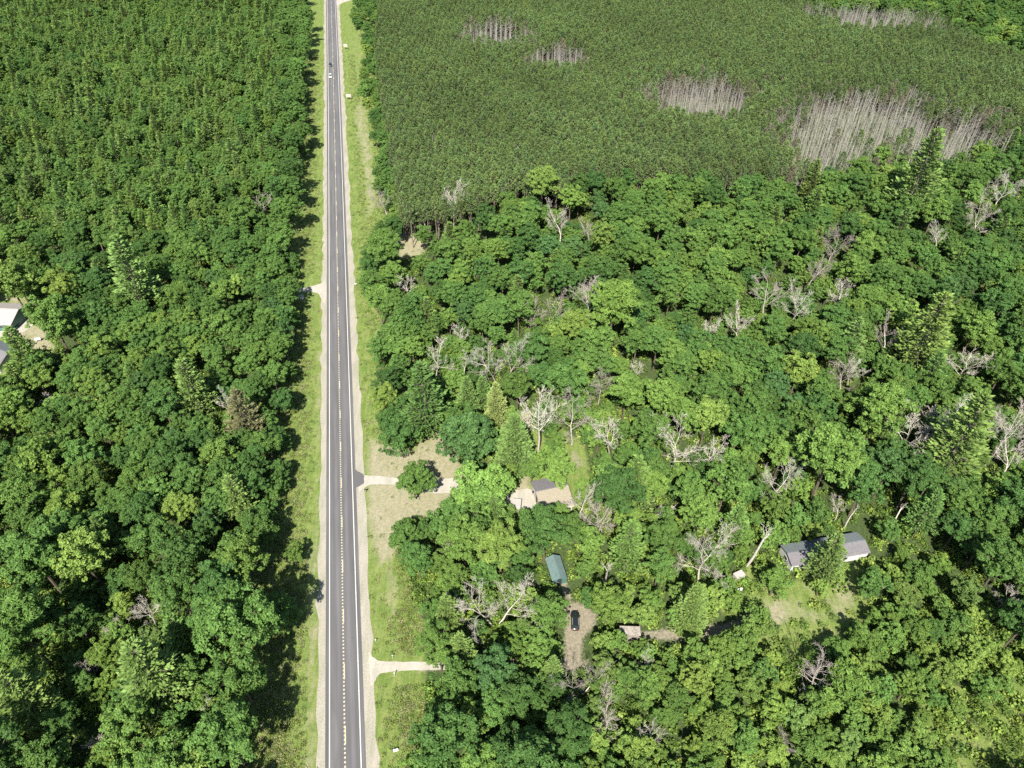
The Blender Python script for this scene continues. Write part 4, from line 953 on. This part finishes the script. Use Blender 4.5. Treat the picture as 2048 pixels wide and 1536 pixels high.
lk.new(b.outputs[0], _mx.inputs[1]); lk.new(_tr.outputs[0], _mx.inputs[2]); lk.new(_mx.outputs[0], nd['Material Output'].inputs[0]); M_SCRUB = m
SH = [shrub(1, 60), shrub(2, 46, 1.1, .7, .2), shrub(3, 56, .8, 1.3, .17, True)]
WD = [shrub(5, 18, .45, .22, .12, True), shrub(6, 14, .40, .26, .11, True), shrub(7, 22, .65, .20, .11)]
r3 = np.random.default_rng(9)
OPEN_G = [gpoly(p) for p in CLEAR[1:]]
def open_at(x, y):
    return any(inpoly(np.array([x]), np.array([y]), g_)[0] for g_ in OPEN_G)
roadL, roadR = -5.6, 6.2
gp = [gpoly(p) for p in GRASS_POLYS]; bp = [gpoly(p[0]) for p in BARE_POLYS]; dp = [gpoly(p[0]) for p in DRY_POLYS]
def dist_r(x, y): return x - road_x(y)
Xc = []; n = 42000; yy = 30 + 520 * r3.random(n) ** 1.5; hw = (yy * CT + CAM_H * ST) * .76; xx = r3.uniform(-1, 1, n) * hw
ing = np.zeros(n, bool); inb = np.zeros(n, bool)
for k_, g_ in enumerate(gp):
    q_ = inpoly(xx, yy, g_); ing |= (q_ & (r3.random(n) < {2: .72, 5: .12, 6: .3}.get(k_, 1.0)))
for g_ in bp: inb |= sdist(xx, yy, g_) < 1.0
dr_ = dist_r(xx, yy); pxx, pyy = P(xx, yy, 0.5)
keepout = np.zeros(n, bool)
for e_ in ([(590, 560), (660, 540), (660, 615), (590, 600)], [(700, 935), (960, 940), (1085, 960), (1150, 960), (1150, 1030), (1010, 1035), (940, 1005), (700, 990)], [(730, 1300), (1190, 1300), (1190, 1345), (740, 1385)],
           [(1560, 1070), (1745, 1055), (1750, 1120), (1600, 1150), (1560, 1120)], [(-80, 590), (70, 590), (75, 670), (40, 760), (-80, 770)], [(1095, 1100), (1130, 1100), (1150, 1180), (1120, 1180)], [(1230, 1245), (1290, 1245), (1290, 1290), (1230, 1290)], [(668, -30), (830, -40), (830, 8), (690, 25)]):
    keepout |= inpoly(xx, yy, gpoly(e_))
red = look(REDM, *P(xx, yy, 14.0))
m1 = (~ing) & (~inb) & (~keepout) & ~((dr_ > roadL - 1) & (dr_ < roadR + 1)) & ~red
i1 = np.where(m1)[0][:19000]
TS = [(0.10, .170, .030), (.13, .200, .038), (.165, .230, .048), (.075, .125, .026)]
scatter_local('undergrowth', SH, list(zip(xx[i1], yy[i1])), r3.uniform(.7, 1.7, len(i1)), r3.uniform(0, 6.3, len(i1)), r3.integers(0, 3, len(i1)), [jit_tint(TS[int(q)], r3) for q in r3.integers(0, 4, len(i1))], 'low green undergrowth covering the forest floor between the trees', 'undergrowth')
n = 60000; yy = 40 + 420 * r3.random(n) ** 1.7; hw = (yy * CT + CAM_H * ST) * .74; xx = np.where(r3.random(n) < .6, road_x(yy) + r3.normal(0, 16, n), r3.uniform(-1, 1, n) * hw); dr_ = dist_r(xx, yy)
ing = np.zeros(n, bool); inb = np.zeros(n, bool); ind = np.zeros(n, bool); keepout = np.zeros(n, bool)
for g_ in gp: ing |= inpoly(xx, yy, g_)
for g_ in bp: inb |= sdist(xx, yy, g_) < .3
for g_ in dp: ind |= inpoly(xx, yy, g_)
for e_ in ([(590, 560), (660, 540), (660, 615), (590, 600)], [(700, 940), (960, 945), (1085, 960), (1150, 960), (1150, 1030), (1010, 1035), (940, 1000), (700, 985)], [(730, 1310), (1190, 1310), (1190, 1345), (740, 1375)],
           [(1560, 1070), (1745, 1055), (1750, 1120), (1600, 1150), (1560, 1120)], [(-80, 590), (70, 590), (75, 670), (40, 760), (-80, 770)]):
    keepout |= inpoly(xx, yy, gpoly(e_))
dens = np.where(dr_ < 0, np.clip((-dr_ - 6.5) / 5, .08, 1), np.clip((dr_ - 7.5) / 6, .1, .9)) * np.where(ind, .05, 1)
i2 = np.where(ing & ~inb & ~keepout & ((dr_ < roadL) | (dr_ > roadR)) & (r3.random(n) < dens))[0][:22000]
TW = [(.13, .175, .042), (.165, .195, .06), (.10, .145, .032), (.21, .205, .11)]
scatter_local('roadside_weeds', WD, list(zip(xx[i2], yy[i2])), r3.uniform(.6, 1.6, len(i2)), r3.uniform(0, 6.3, len(i2)), r3.integers(0, 3, len(i2)), [jit_tint(TW[int(q)], r3) for q in r3.integers(0, 4, len(i2))], 'rough tufts of weeds and tall grass on the verges and in the yards', 'weeds')

# ------------------------------------------------------------------ buildings
M_SH_TAN = flat('tan_shingles', (0.215, 0.19, 0.14), 0.95, 0.1, 0.16, 2.5); M_SH_GREY_SHADE = flat('grey_and_shade_shingles', (0.13, 0.122, 0.125), 0.95, 0.1, 0.2, 2.5)  # the grey also paints the tan roof's rear slope as shaded
M_SH_REARSHADE = flat('rear_shade_shingles', (0.10, 0.115, 0.115), 0.95, 0.1, 0.2, 2.5); M_WALL = flat('cream_siding', (0.36, 0.335, 0.295), 0.7, 0.3, 0.08)  # first one: darker copy of the grey shingles, shade painted onto rear slopes
M_WHITE = flat('white_siding', (0.45, 0.44, 0.41), 0.6, 0.3, 0.08); M_TEAL = flat('teal_sheet_metal', (0.05, 0.13, 0.11), 0.45, 0.4, 0.12); M_TEALR = flat('blue_green_roof_metal', (0.095, 0.140, 0.130), 0.5, 0.4, 0.15)
M_GLASS = flat('dark_glass', (0.02, 0.025, 0.025), 0.12, 0.6, 0.1); M_PALE = flat('pale_roof_metal', (0.30, 0.28, 0.25), 0.7, 0.25, 0.05, .6); M_TRIM = flat('dark_trim', (0.03, 0.03, 0.03), 0.6)
M_CONC = flat('concrete', (0.36, 0.33, 0.29), 0.9, 0.15, .12); M_BRICK = flat('chimney_brick', (0.40, 0.33, 0.25), 0.9, 0.1, .2, 3)
def house(name, label, x, y, rz, L, Wd, eave, ridge, roof_mats, wall_mat, over=.35, windows=(), door=None, ribs=0, chimney=None, group=None, cat='house', courses=0, fascia=None):
    """gable building; ridge along local x, local -y faces the camera side"""
    e = empty(name, (x, y, 0), rz); tag(e, label, cat, group); w = MB(); t = .15
    w.box(-L / 2, L / 2, -Wd / 2, -Wd / 2 + t, -.2, eave); w.box(-L / 2, L / 2, Wd / 2 - t, Wd / 2, -.2, eave)
    for s in (-1, 1):
        x0 = s * L / 2; x1 = x0 - s * t
        v = [(x0, -Wd / 2 + t, -.2), (x0, Wd / 2 - t, -.2), (x0, Wd / 2 - t, eave), (x0, 0, ridge - .04), (x0, -Wd / 2 + t, eave)]; v += [(x1, b_, c_) for _, b_, c_ in v]
        w.add(v, [(0, 1, 2, 3, 4), (9, 8, 7, 6, 5)] + [(i, (i + 1) % 5, 5 + (i + 1) % 5, 5 + i) for i in range(5)])
    w.build('wall', wall_mat, e)
    sl = (ridge - eave) / (Wd / 2); yo = Wd / 2 + over; zo = eave - sl * over + .06
    for s, rm in ((-1, roof_mats[0]), (1, roof_mats[1])):
        q = MB(); a, b_ = -L / 2 - over, L / 2 + over
        pts = [(a, s * yo, zo), (b_, s * yo, zo), (b_, s * .02, ridge + .06), (a, s * .02, ridge + .06)]
        if s > 0: pts = pts[::-1]
        q.slab(pts, .12)
        for k in range(ribs):
            xx_ = a + (b_ - a) * (k + .5) / ribs; q.slab([(xx_ - .05, s * yo, zo + .05), (xx_ + .05, s * yo, zo + .05), (xx_ + .05, s * .05, ridge + .11), (xx_ - .05, s * .05, ridge + .11)][::(1 if s < 0 else -1)], .04)
        for k in range(courses):
            f = (k + 1) / (courses + 1); yy_ = s * (yo * (1 - f)); zz_ = zo + (ridge + .06 - zo) * f
            q.box(a, b_, yy_ - .03, yy_ + .03, zz_ - .01, zz_ + .025)
        o_ = q.build('roof', rm, e)
    rc = MB(); rc.box(-L / 2 - over, L / 2 + over, -.12, .12, ridge + .05, ridge + .12); rc.build('ridge_cap', roof_mats[1], e)
    if fascia:
        fc = MB(); fc.box(-L / 2 - over, L / 2 + over, -yo - .03, -yo, zo - .2, zo + .02); fc.build('fascia', fascia, e)
    for (side, c_, z0, ww, hh) in windows:
        q = MB(); g_ = MB()
        if side == 'f': q.box(c_ - ww / 2, c_ + ww / 2, -Wd / 2 - .06, -Wd / 2 - .003, z0, z0 + hh); g_.box(c_ - ww / 2 + .08, c_ + ww / 2 - .08, -Wd / 2 - .075, -Wd / 2 - .063, z0 + .08, z0 + hh - .08)
        else: q.box(-L / 2 - .06, -L / 2 - .003, c_ - ww / 2, c_ + ww / 2, z0, z0 + hh); g_.box(-L / 2 - .075, -L / 2 - .063, c_ - ww / 2 + .08, c_ + ww / 2 - .08, z0 + .08, z0 + hh - .08)
        f_ = q.build('window', M_WHITE, e); g_.build('pane', M_GLASS, f_)
    if door:
        side, c_ = door; q = MB()
        if side == 'f': q.box(c_ - .5, c_ + .5, -Wd / 2 - .07, -Wd / 2 - .003, .1, 2.15)
        else: q.box(-L / 2 - .07, -L / 2 - .003, c_ - .5, c_ + .5, .1, 2.15)
        d_ = q.build('door', M_TRIM, e); h_ = MB()
        if side == 'f': h_.box(c_ + .32, c_ + .40, -Wd / 2 - .12, -Wd / 2 - .075, 1.05, 1.15)
        else: h_.box(-L / 2 - .12, -L / 2 - .075, c_ + .32, c_ + .40, 1.05, 1.15)
        h_.build('handle', M_WHITE, d_)
    for (cx, cy, cs, ch) in (chimney or ()):
        q = MB(); q.box(cx - cs / 2, cx + cs / 2, cy - cs / 2, cy + cs / 2, eave, ch); c0 = q.build('chimney', M_BRICK, e); k_ = MB(); k_.box(cx - cs / 2 - .08, cx + cs / 2 + .08, cy - cs / 2 - .08, cy + cs / 2 + .08, ch + .003, ch + .1); k_.build('chimney_cap', M_CONC, c0)
    return e
def two(p0, p1, z): # middle, length and heading of a line seen between two pixels at height z
    a = Vector([float(q) for q in G(*p0, z)]); b_ = Vector([float(q) for q in G(*p1, z)]); d = b_ - a
    return (a + b_) / 2, d.length, math.atan2(d.y, d.x)
# brown roofed house; shade on its rear slope is painted in as grey
c0, L0, h0 = two((1074, 983), (1134, 970), 4.6)
house('house', 'small house with tan shingle roof and shade-coloured rear slope beside the driveway', c0.x, c0.y, h0, L0 - .2, 9.4, 2.7, 4.6, (M_SH_TAN, M_SH_GREY_SHADE), M_WALL, .4,
      windows=[('l', -2.4, 1.0, 1.2, 1.1), ('l', 2.6, 1.0, 1.0, 1.0), ('f', -1.8, 1.0, 1.4, 1.1), ('f', 2.2, 1.0, 1.4, 1.1)], door=('l', .3), chimney=[(1.6, 1.2, .7, 5.4)], courses=14, fascia=M_WHITE)
# long grey roofed house
c0, L0, h0 = two((1576, 1106), (1728, 1080), 3.4)
house('long_house', 'long narrow grey roofed house among trees at the lower right', c0.x, c0.y, h0, L0, 5.4, 2.55, 3.4, (M_SH_GREY_SHADE, M_SH_REARSHADE), M_WHITE, .25,
      windows=[('f', -6.9, 1.0, 1.1, 1.0), ('f', -5.0, .9, 1.5, 1.1), ('f', -3.3, .9, 1.1, 1.1), ('f', 3.8, 1.0, 1.2, 1.0), ('l', 0, 1.0, 1.2, 1.0)], door=('f', -.6), chimney=[(-.8, 1.3, .45, 4.6)], courses=7)
# teal roofed shed
c0, L0, h0 = two((1119, 1150), (1107, 1112), 3.2)
house('shed', 'small shed with blue-green metal roof almost hidden by trees', c0.x, c0.y, h0, max(L0, 5.8), 3.0, 2.1, 2.9, (M_TEALR, M_TEALR), M_TEAL, .25, ribs=12, door=('l', 0), cat='shed')
# barn and house at the left edge
c0, L0, h0 = two((-60, 612), (34, 617), 5.2)
house('barn', 'barn with pale metal roof and teal walls at the left picture edge', c0.x, c0.y, h0, L0, 11.0, 2.8, 4.8, (M_PALE, M_PALE), M_TEAL, .3, ribs=24, windows=[('f', 4.5, 1.2, 1.2, 1.0)], door=('f', 6.5), cat='barn')
c0, L0, h0 = two((-50, 688), (20, 700), 5.0)
house('ranch_house', 'grey shingled house roof cut by the left picture edge', c0.x, c0.y, h0 - .18, L0, 9.0, 2.7, 5.0, (M_SH_GREY_SHADE, M_SH_REARSHADE), M_WALL, .5, windows=[('f', 3, 1.0, 1.6, 1.1)], door=('f', 0), courses=12)  # far slope's shade is put into its shingle colour

# ------------------------------------------------------------------ vehicles
def paint_mat(name, c, metal=.2):
    m = flat(name, c, .25, .6, .03, .5); b = m.node_tree.nodes['Principled BSDF']; b.inputs['Coat Weight'].default_value = .6; b.inputs['Coat Roughness'].default_value = .08; b.inputs['Metallic'].default_value = metal; return m
M_TYRE = flat('tyre_rubber', (.02, .02, .02), .9, .1); M_RIM = flat('wheel_metal', (.35, .35, .36), .35, .5, .05); M_LAMP = flat('lamp_glass', (.6, .6, .58), .15, .6, .02); M_RLAMP = flat('red_lamp_glass', (.35, .02, .02), .2, .5, .02)
def car(name, label, x, y, heading, pm, L=4.5, Wd=1.82, H=1.5, suv=True):
    """front towards local +y"""
    e = empty(name, (x, y, 0.014), heading); tag(e, label, 'car')
    ys = np.array([-L / 2, -L / 2 + .12, -L / 2 + .5, -L * .28, -L * .02, L * .16, L * .3, L / 2 - .35, L / 2 - .08, L / 2]); wd = np.array([.78, .90, .97, 1, 1, 1, .99, .95, .86, .74]) * Wd / 2
    zt = np.array([.78, .92, .98, .97, .95, .94, .90, .82, .72, .58]) * (H / 1.5) ** .5; zb = np.array([.42, .32, .26, .24, .24, .24, .24, .26, .30, .40]); v = []; f = []; n = len(ys)
    for i in range(n):
        w, a, b_ = wd[i], zb[i], zt[i]; v += [(-w * .94, ys[i], a), (-w, ys[i], a + (b_ - a) * .45), (-w * .95, ys[i], b_ - .06), (-w * .80, ys[i], b_), (w * .80, ys[i], b_), (w * .95, ys[i], b_ - .06), (w, ys[i], a + (b_ - a) * .45), (w * .94, ys[i], a)]
    for i in range(n - 1):
        for k in range(8): f.append((i * 8 + k, i * 8 + (k + 1) % 8, (i + 1) * 8 + (k + 1) % 8, (i + 1) * 8 + k))
    f += [tuple(range(7, -1, -1)), tuple((n - 1) * 8 + k for k in range(8))]; q = MB(); q.add(v, f); q.build('body', pm, e, True)
    zr = H; y0, y1, y2, y3 = -L / 2 + .22, -L * .36, L * .02, L * .22; w0, w1 = Wd / 2 * .88, Wd / 2 * .70; zb_ = .93
    c_ = MB(); c_.add([(-w1, y1, zr), (w1, y1, zr), (w1, y2, zr), (-w1, y2, zr), (-w1, y1, zr - .05), (w1, y1, zr - .05), (w1, y2, zr - .05), (-w1, y2, zr - .05)], [(0, 1, 2, 3), (7, 6, 5, 4), (0, 4, 5, 1), (1, 5, 6, 2), (2, 6, 7, 3), (3, 7, 4, 0)])
    c_.build('roof_panel', pm, e)
    for nm, pts in (('windscreen', [(-w0, y3, zb_), (w0, y3, zb_), (w1, y2 + .03, zr - .03), (-w1, y2 + .03, zr - .03)]), ('rear_window', [(w0, y0, zb_), (-w0, y0, zb_), (-w1, y1 - .03, zr - .03), (w1, y1 - .03, zr - .03)])):
        g_ = MB(); g_.slab(pts, .03); g_.build(nm, M_GLASS, e)
    for s in (-1, 1):
        g_ = MB(); a = [(s * w0, y0, zb_), (s * w0, y3, zb_), (s * w1, y2, zr - .05), (s * w1, y1, zr - .05)]; v = a + [(p[0] - s * .04, p[1], p[2]) for p in a]
        g_.add(v, [(0, 1, 2, 3), (7, 6, 5, 4)] + [(i, 4 + i, 4 + (i + 1) % 4, (i + 1) % 4) for i in range(4)]); g_.build('side_window', M_GLASS, e)
        r_ = MB(); r_.tube((s * w1 * .95, y1 + .1, zr + .05), (s * w1 * .95, y2 - .1, zr + .05), .025, n=6); r_.build('roof_rail', M_RIM, e)
        m_ = MB(); m_.box(*sorted((s * (Wd / 2 - .02), s * (Wd / 2 + .16))), y3 - .35, y3 - .18, .92, 1.05); m_.build('mirror', pm, e)
        h_ = MB(); h_.box(*sorted((s * Wd * .25, s * Wd * .42)), L / 2 - .22, L / 2 - .06, .60, .72); h_.build('headlight', M_LAMP, e)
        t_ = MB(); t_.box(*sorted((s * Wd * .30, s * Wd * .43)), -L / 2 - .02, -L / 2 + .10, .66, .84); t_.build('tail_light', M_RLAMP, e)
        for yy_ in (-L * .31, L * .31):
            t_ = MB(); t_.tube((s * (Wd / 2 - .22), yy_, .32), (s * (Wd / 2 + .005), yy_, .32), .32, n=18); w_ = t_.build('wheel', M_TYRE, e); rr = MB(); rr.tube((s * (Wd / 2 + .006), yy_, .32), (s * (Wd / 2 + .015), yy_, .32), .2, n=14); rr.build('rim', M_RIM, w_)
    return e
_x, _y = G(1150, 1244); car('black_car', 'black car parked on the bare driveway, roof rails catching the light', float(_x), float(_y), math.radians(-3), paint_mat('black_paint', (.012, .014, .013)), 4.6, 1.84, 1.55)
hd = math.atan(float(road_x(330.) - road_x(320.)) / 10.)
for (cx, cy, lab, pm) in ((657.6, 129.5, 'small dark car on the road, the farther of two driving towards the viewer', paint_mat('dark_green_paint', (.02, .03, .025))), (658.6, 152, 'small white car on the road, the nearer of two driving towards the viewer', paint_mat('white_paint', (.62, .62, .58)))):
    _x, _y = G(cx, cy, .6); yv = float(_y); car('road_car', lab, float(road_x(yv)) - 1.5, yv, math.pi - hd, pm, 4.7, 1.85, 1.5)
_x, _y = G(898, 987); car('white_car', 'white car half hidden under the tree at the end of the gravel driveway', float(_x) + 4.4, float(_y) - .2, math.radians(-74), paint_mat('white_paint_b', (.62, .61, .58), .0), 4.6, 1.85, 1.6)
# white box trailer by the house
def box_trailer(label, x, y, rz, L, Wd, H, m, cat='trailer', name='trailer'):
    e = empty(name, (x, y, 0.014), rz); tag(e, label, cat); q = MB(); q.box(-L / 2, L / 2, -Wd / 2, Wd / 2, .45, H - .06); q.build('body', m, e); r_ = MB(); r_.box(-L / 2 - .04, L / 2 + .04, -Wd / 2 - .04, Wd / 2 + .04, H - .057, H + .04); r_.build('roof', m, e)
    for s in (-1, 1):
        w_ = MB(); w_.tube((0, s * (Wd / 2 - .12), .32), (0, s * (Wd / 2 + .06), .32), .32, n=14); w_.build('wheel', M_TYRE, e)
    t_ = MB(); t_.tube((-L / 2, -.4, .42), (-L / 2 - 1.1, 0, .42), .04, n=6); t_.tube((-L / 2, .4, .42), (-L / 2 - 1.1, 0, .42), .04, n=6); t_.build('tow_bar', M_TRIM, e)
    d_ = MB(); d_.box(L / 2 + .003, L / 2 + .05, -Wd / 2 + .15, Wd / 2 - .15, .55, H - .2); d_.build('door', m, e)
    return e
_x, _y = G(1033, 1010, 1.5); box_trailer('small white box trailer at the corner of the patio beside the tan roofed house', float(_x), float(_y), math.radians(84), 2.9, 2.1, 2.1, M_PALE)
M_OLDR = flat('leaf littered roof', (.22, .195, .165), .9, .1, .55, 1.5)
_x, _y = G(1260, 1263, 2.0); box_trailer('old camper trailer with stained pale roof beside the dirt track', float(_x), float(_y), math.radians(-2), 4.2, 2.0, 2.3, M_OLDR, 'camper', 'camper')
_x, _y = G(1483, 1152, 1.0); box_trailer('small grey trailer beside the foot of the leaning dead trunk', float(_x) - .6, float(_y), math.radians(25), 2.3, 1.5, 1.7, M_PALE)
# boat under a dark cover in the barn yard
def boat(x, y, rz):
    e = empty('boat', (x, y, .014), rz); tag(e, 'boat under a dark green cover in front of the pale roofed barn', 'boat'); v = []; f = []
    st = [(-2.9, .95, .5, 1.3), (-1.5, 1.1, .45, 1.55), (0, 1.15, .45, 1.7), (1.5, .95, .5, 1.6), (2.5, .5, .6, 1.35), (3.1, .05, .8, 1.15)]
    for (yy_, w, zb, zt) in st: v += [(-w * .6, yy_, zb), (-w, yy_, zb + .5), (0, yy_, zt), (w, yy_, zb + .5), (w * .6, yy_, zb)]
    for i in range(5):
        for k in range(5): f.append((i * 5 + k, i * 5 + (k + 1) % 5, (i + 1) * 5 + (k + 1) % 5, (i + 1) * 5 + k))
    f += [(4, 3, 2, 1, 0), (25, 26, 27, 28, 29)]; q = MB(); q.add(v, f); q.build('cover', flat('dark_green_canvas', (.018, .04, .022), .8, .15, .2), e)
    t_ = MB(); t_.box(-.6, .6, -2.2, 1.5, .3, .42); t_.tube((0, 1.5, .36), (0, 3.6, .36), .05, n=6); t_.build('trailer_frame', M_TRIM, e)
    for s in (-1, 1): w_ = MB(); w_.tube((s * .75, -.6, .3), (s * .95, -.6, .3), .3, n=14); w_.build('wheel', M_TYRE, e)
_x, _y = G(28, 652, .8); boat(float(_x), float(_y), math.radians(180))

# ------------------------------------------------------------------ signs, posts, boxes
M_SIGN = flat('sign_face', (.34, .32, .29), .6, .2, .05); M_SIGNB = flat('sign_back', (.30, .22, .15), .8, .2, .1); M_POST = flat('weathered_post', (.25, .20, .15), .9, .1, .2); M_GALV = flat('galvanised_steel', (.35, .35, .34), .45, .4, .08); M_BIN = flat('white_plastic', (.58, .57, .53), .5, .4, .06)
def billboard(label, px, py, wd, hh):
    x, y = (float(q) for q in G(px, py, 2.6)); e = empty('roadside_sign', (x, y, 0), math.radians(6)); tag(e, label, 'sign')
    q = MB(); q.box(-wd / 2, wd / 2, -.05, .05, 1.5, 1.5 + hh); q.build('sign_board', M_SIGN, e)
    f_ = MB()
    f_.box(-wd / 2 - .08, -wd / 2 - .003, -.07, .07, 1.42, 1.58 + hh); f_.box(wd / 2 + .003, wd / 2 + .08, -.07, .07, 1.42, 1.58 + hh); f_.build('frame', M_SIGNB, e)
    for s in (-1, 1): p_ = MB(); p_.box(s * wd * .36 - .08, s * wd * .36 + .08, .053, .20, -.3, 1.4 + hh); p_.build('post', M_POST, e)
billboard('pale board sign on posts in the far right verge, the more distant of two', 690.5, 90, 2.3, 1.7); billboard('pale board sign on posts in the right verge, the nearer of two', 696.5, 190, 2.6, 1.6)
def mailbox(label, px, py, rz, m):
    x, y = (float(q) for q in G(px, py)); e = empty('mailbox', (x, y, 0), rz); tag(e, label, 'mailbox'); p_ = MB(); p_.box(-.06, .06, -.06, .06, -.3, 1.0); p_.build('post', M_POST, e)
    b_ = MB(); n = 8; v = [(-.3 + .6 * s, .13 * math.cos(a), 1.22 + .13 * math.sin(a)) for s in (0, 1) for a in [math.pi * k / n for k in range(n + 1)]]; v += [(-.3, -.13, 1.003), (-.3, .13, 1.003), (.3, -.13, 1.003), (.3, .13, 1.003)]; k = n + 1
    b_.add(v, [(i, i + 1, k + i + 1, k + i) for i in range(n)] + [tuple(range(k)) + (2 * k, 2 * k + 1), tuple(range(k, 2 * k)) + (2 * k + 2, 2 * k + 3), (2 * k, 2 * k + 1, 2 * k + 3, 2 * k + 2), (0, 2 * k + 1, 2 * k + 3, k), (n, k + n, 2 * k + 2, 2 * k)]); b_.build('box', m, e)
    fl = MB(); fl.box(.05, .10, .14, .16, 1.1, 1.45); fl.build('flag', M_RLAMP, e)
mailbox('mailbox on a post by the right shoulder opposite the left side entrance', 712, 573, 0, M_BIN)
mailbox('dark mailbox on a post just below the gravel driveway mouth', 732, 985, 0, M_TRIM)
def drum(label, px, py, s=1.0, m=None):
    x, y = (float(q) for q in G(px, py)); e = empty('tank', (x, y, 0), .3); e.scale = (s,) * 3; tag(e, label, 'tank'); q = MB(); q.tube((-.75, 0, .75), (.75, 0, .75), .42, n=18); q.build('tank_body', m or M_BIN, e, False)
    for s_ in (-1, 1): l_ = MB(); l_.box(s_ * .45 - .05, s_ * .45 + .05, -.3, .3, 0, .38); l_.build('leg', M_GALV, e)
    c_ = MB(); c_.tube((0, 0, 1.15), (0, 0, 1.28), .12, n=10); c_.build('cap', M_GALV, e)
drum('small white tank in the greenery below the leaning dead trunk', 1478, 1182, .8)
drum('small white tank at the wood edge near the bottom of the right verge', 792, 1502, .62)
drum('white tank on bare ground right of the barn yard', 78, 682, 1.1)
def bin_(label, px, py, s=1.0):
    x, y = (float(q) for q in G(px, py)); e = empty('storage_box', (x, y, 0), .1); e.scale = (s,) * 3; tag(e, label, 'box'); q = MB(); q.box(-.45, .45, -.4, .4, 0, .85); q.build('body', M_BIN, e); l_ = MB(); l_.box(-.5, .5, -.45, .45, .853, .95); l_.build('lid', M_PALE, e)
bin_('pale square box on the ground between the trees above the dirt track', 962, 1286, 1.0); bin_('white box by the trees below the left side entrance', 604, 597, 1.3)
def marker(label, px, py, h=1.1):
    x, y = (float(q) for q in G(px, py)); e = empty('marker_post', (x, y, 0), 0); tag(e, label, 'post', 'marker posts in the right verge'); p_ = MB(); p_.box(-.05, .05, -.04, .04, -.2, h); p_.build('post', M_GALV, e); c_ = MB(); c_.box(-.16, .16, -.06, -.043, h - .25, h); c_.build('plate', M_BIN, e)
marker('short white marker in the grass above the lower gravel entrance', 752, 1284); marker('thin post in the verge directly above the lower gravel entrance', 786, 1316, 1.3); marker('thin post in the verge directly below the lower gravel entrance', 790, 1352, 1.5)
def rail_fence():
    a = Vector([float(q) for q in G(984, 857)]); b_ = Vector([float(q) for q in G(1012, 851)]); d = (b_ - a); L = d.length; e = empty('wooden_fence', (a.x, a.y, 0), math.atan2(d.y, d.x)); tag(e, 'short dark wooden fence on bare ground behind the tall spruce', 'fence')
    k = max(2, int(L / 2)); 
    for i in range(k + 1): p_ = MB(); p_.box(L * i / k - .06, L * i / k + .06, -.06, .06, -.2, 1.4); p_.build('post', M_TRIM, e)
    for z in (.4, .8, 1.2): r_ = MB(); r_.box(0, L, -.09, -.063, z, z + .16); r_.build('rail', M_TRIM, e)
rail_fence()
def grill():
    x, y = (float(q) for q in G(1066, 988)); e = empty('kettle_grill', (x, y, .014), 0); tag(e, 'black kettle grill on the pale patio by the house wall', 'grill'); q = MB()
    for k in range(3): l_ = MB(); a = k * 2.09; l_.tube((math.cos(a) * .32, math.sin(a) * .32, 0), (math.cos(a) * .15, math.sin(a) * .15, .6), .02, n=6); l_.build('leg', M_TRIM, e)
    for nm, za, zb_, s in (('bowl', .55, .8, 1), ('lid', .803, 1.05, -1)):
        q = MB(); n = 12; v = [(math.cos(i * 6.2832 / n) * .32, math.sin(i * 6.2832 / n) * .32, .8 + .003 * (s < 0)) for i in range(n)] + [(math.cos(i * 6.2832 / n) * .2, math.sin(i * 6.2832 / n) * .2, za if s > 0 else zb_) for i in range(n)]
        q.add(v, [(i, (i + 1) % n, n + (i + 1) % n, n + i) for i in range(n)] + [tuple(range(n)), tuple(range(n, 2 * n))]); q.build(nm, M_TRIM, e)
grill()
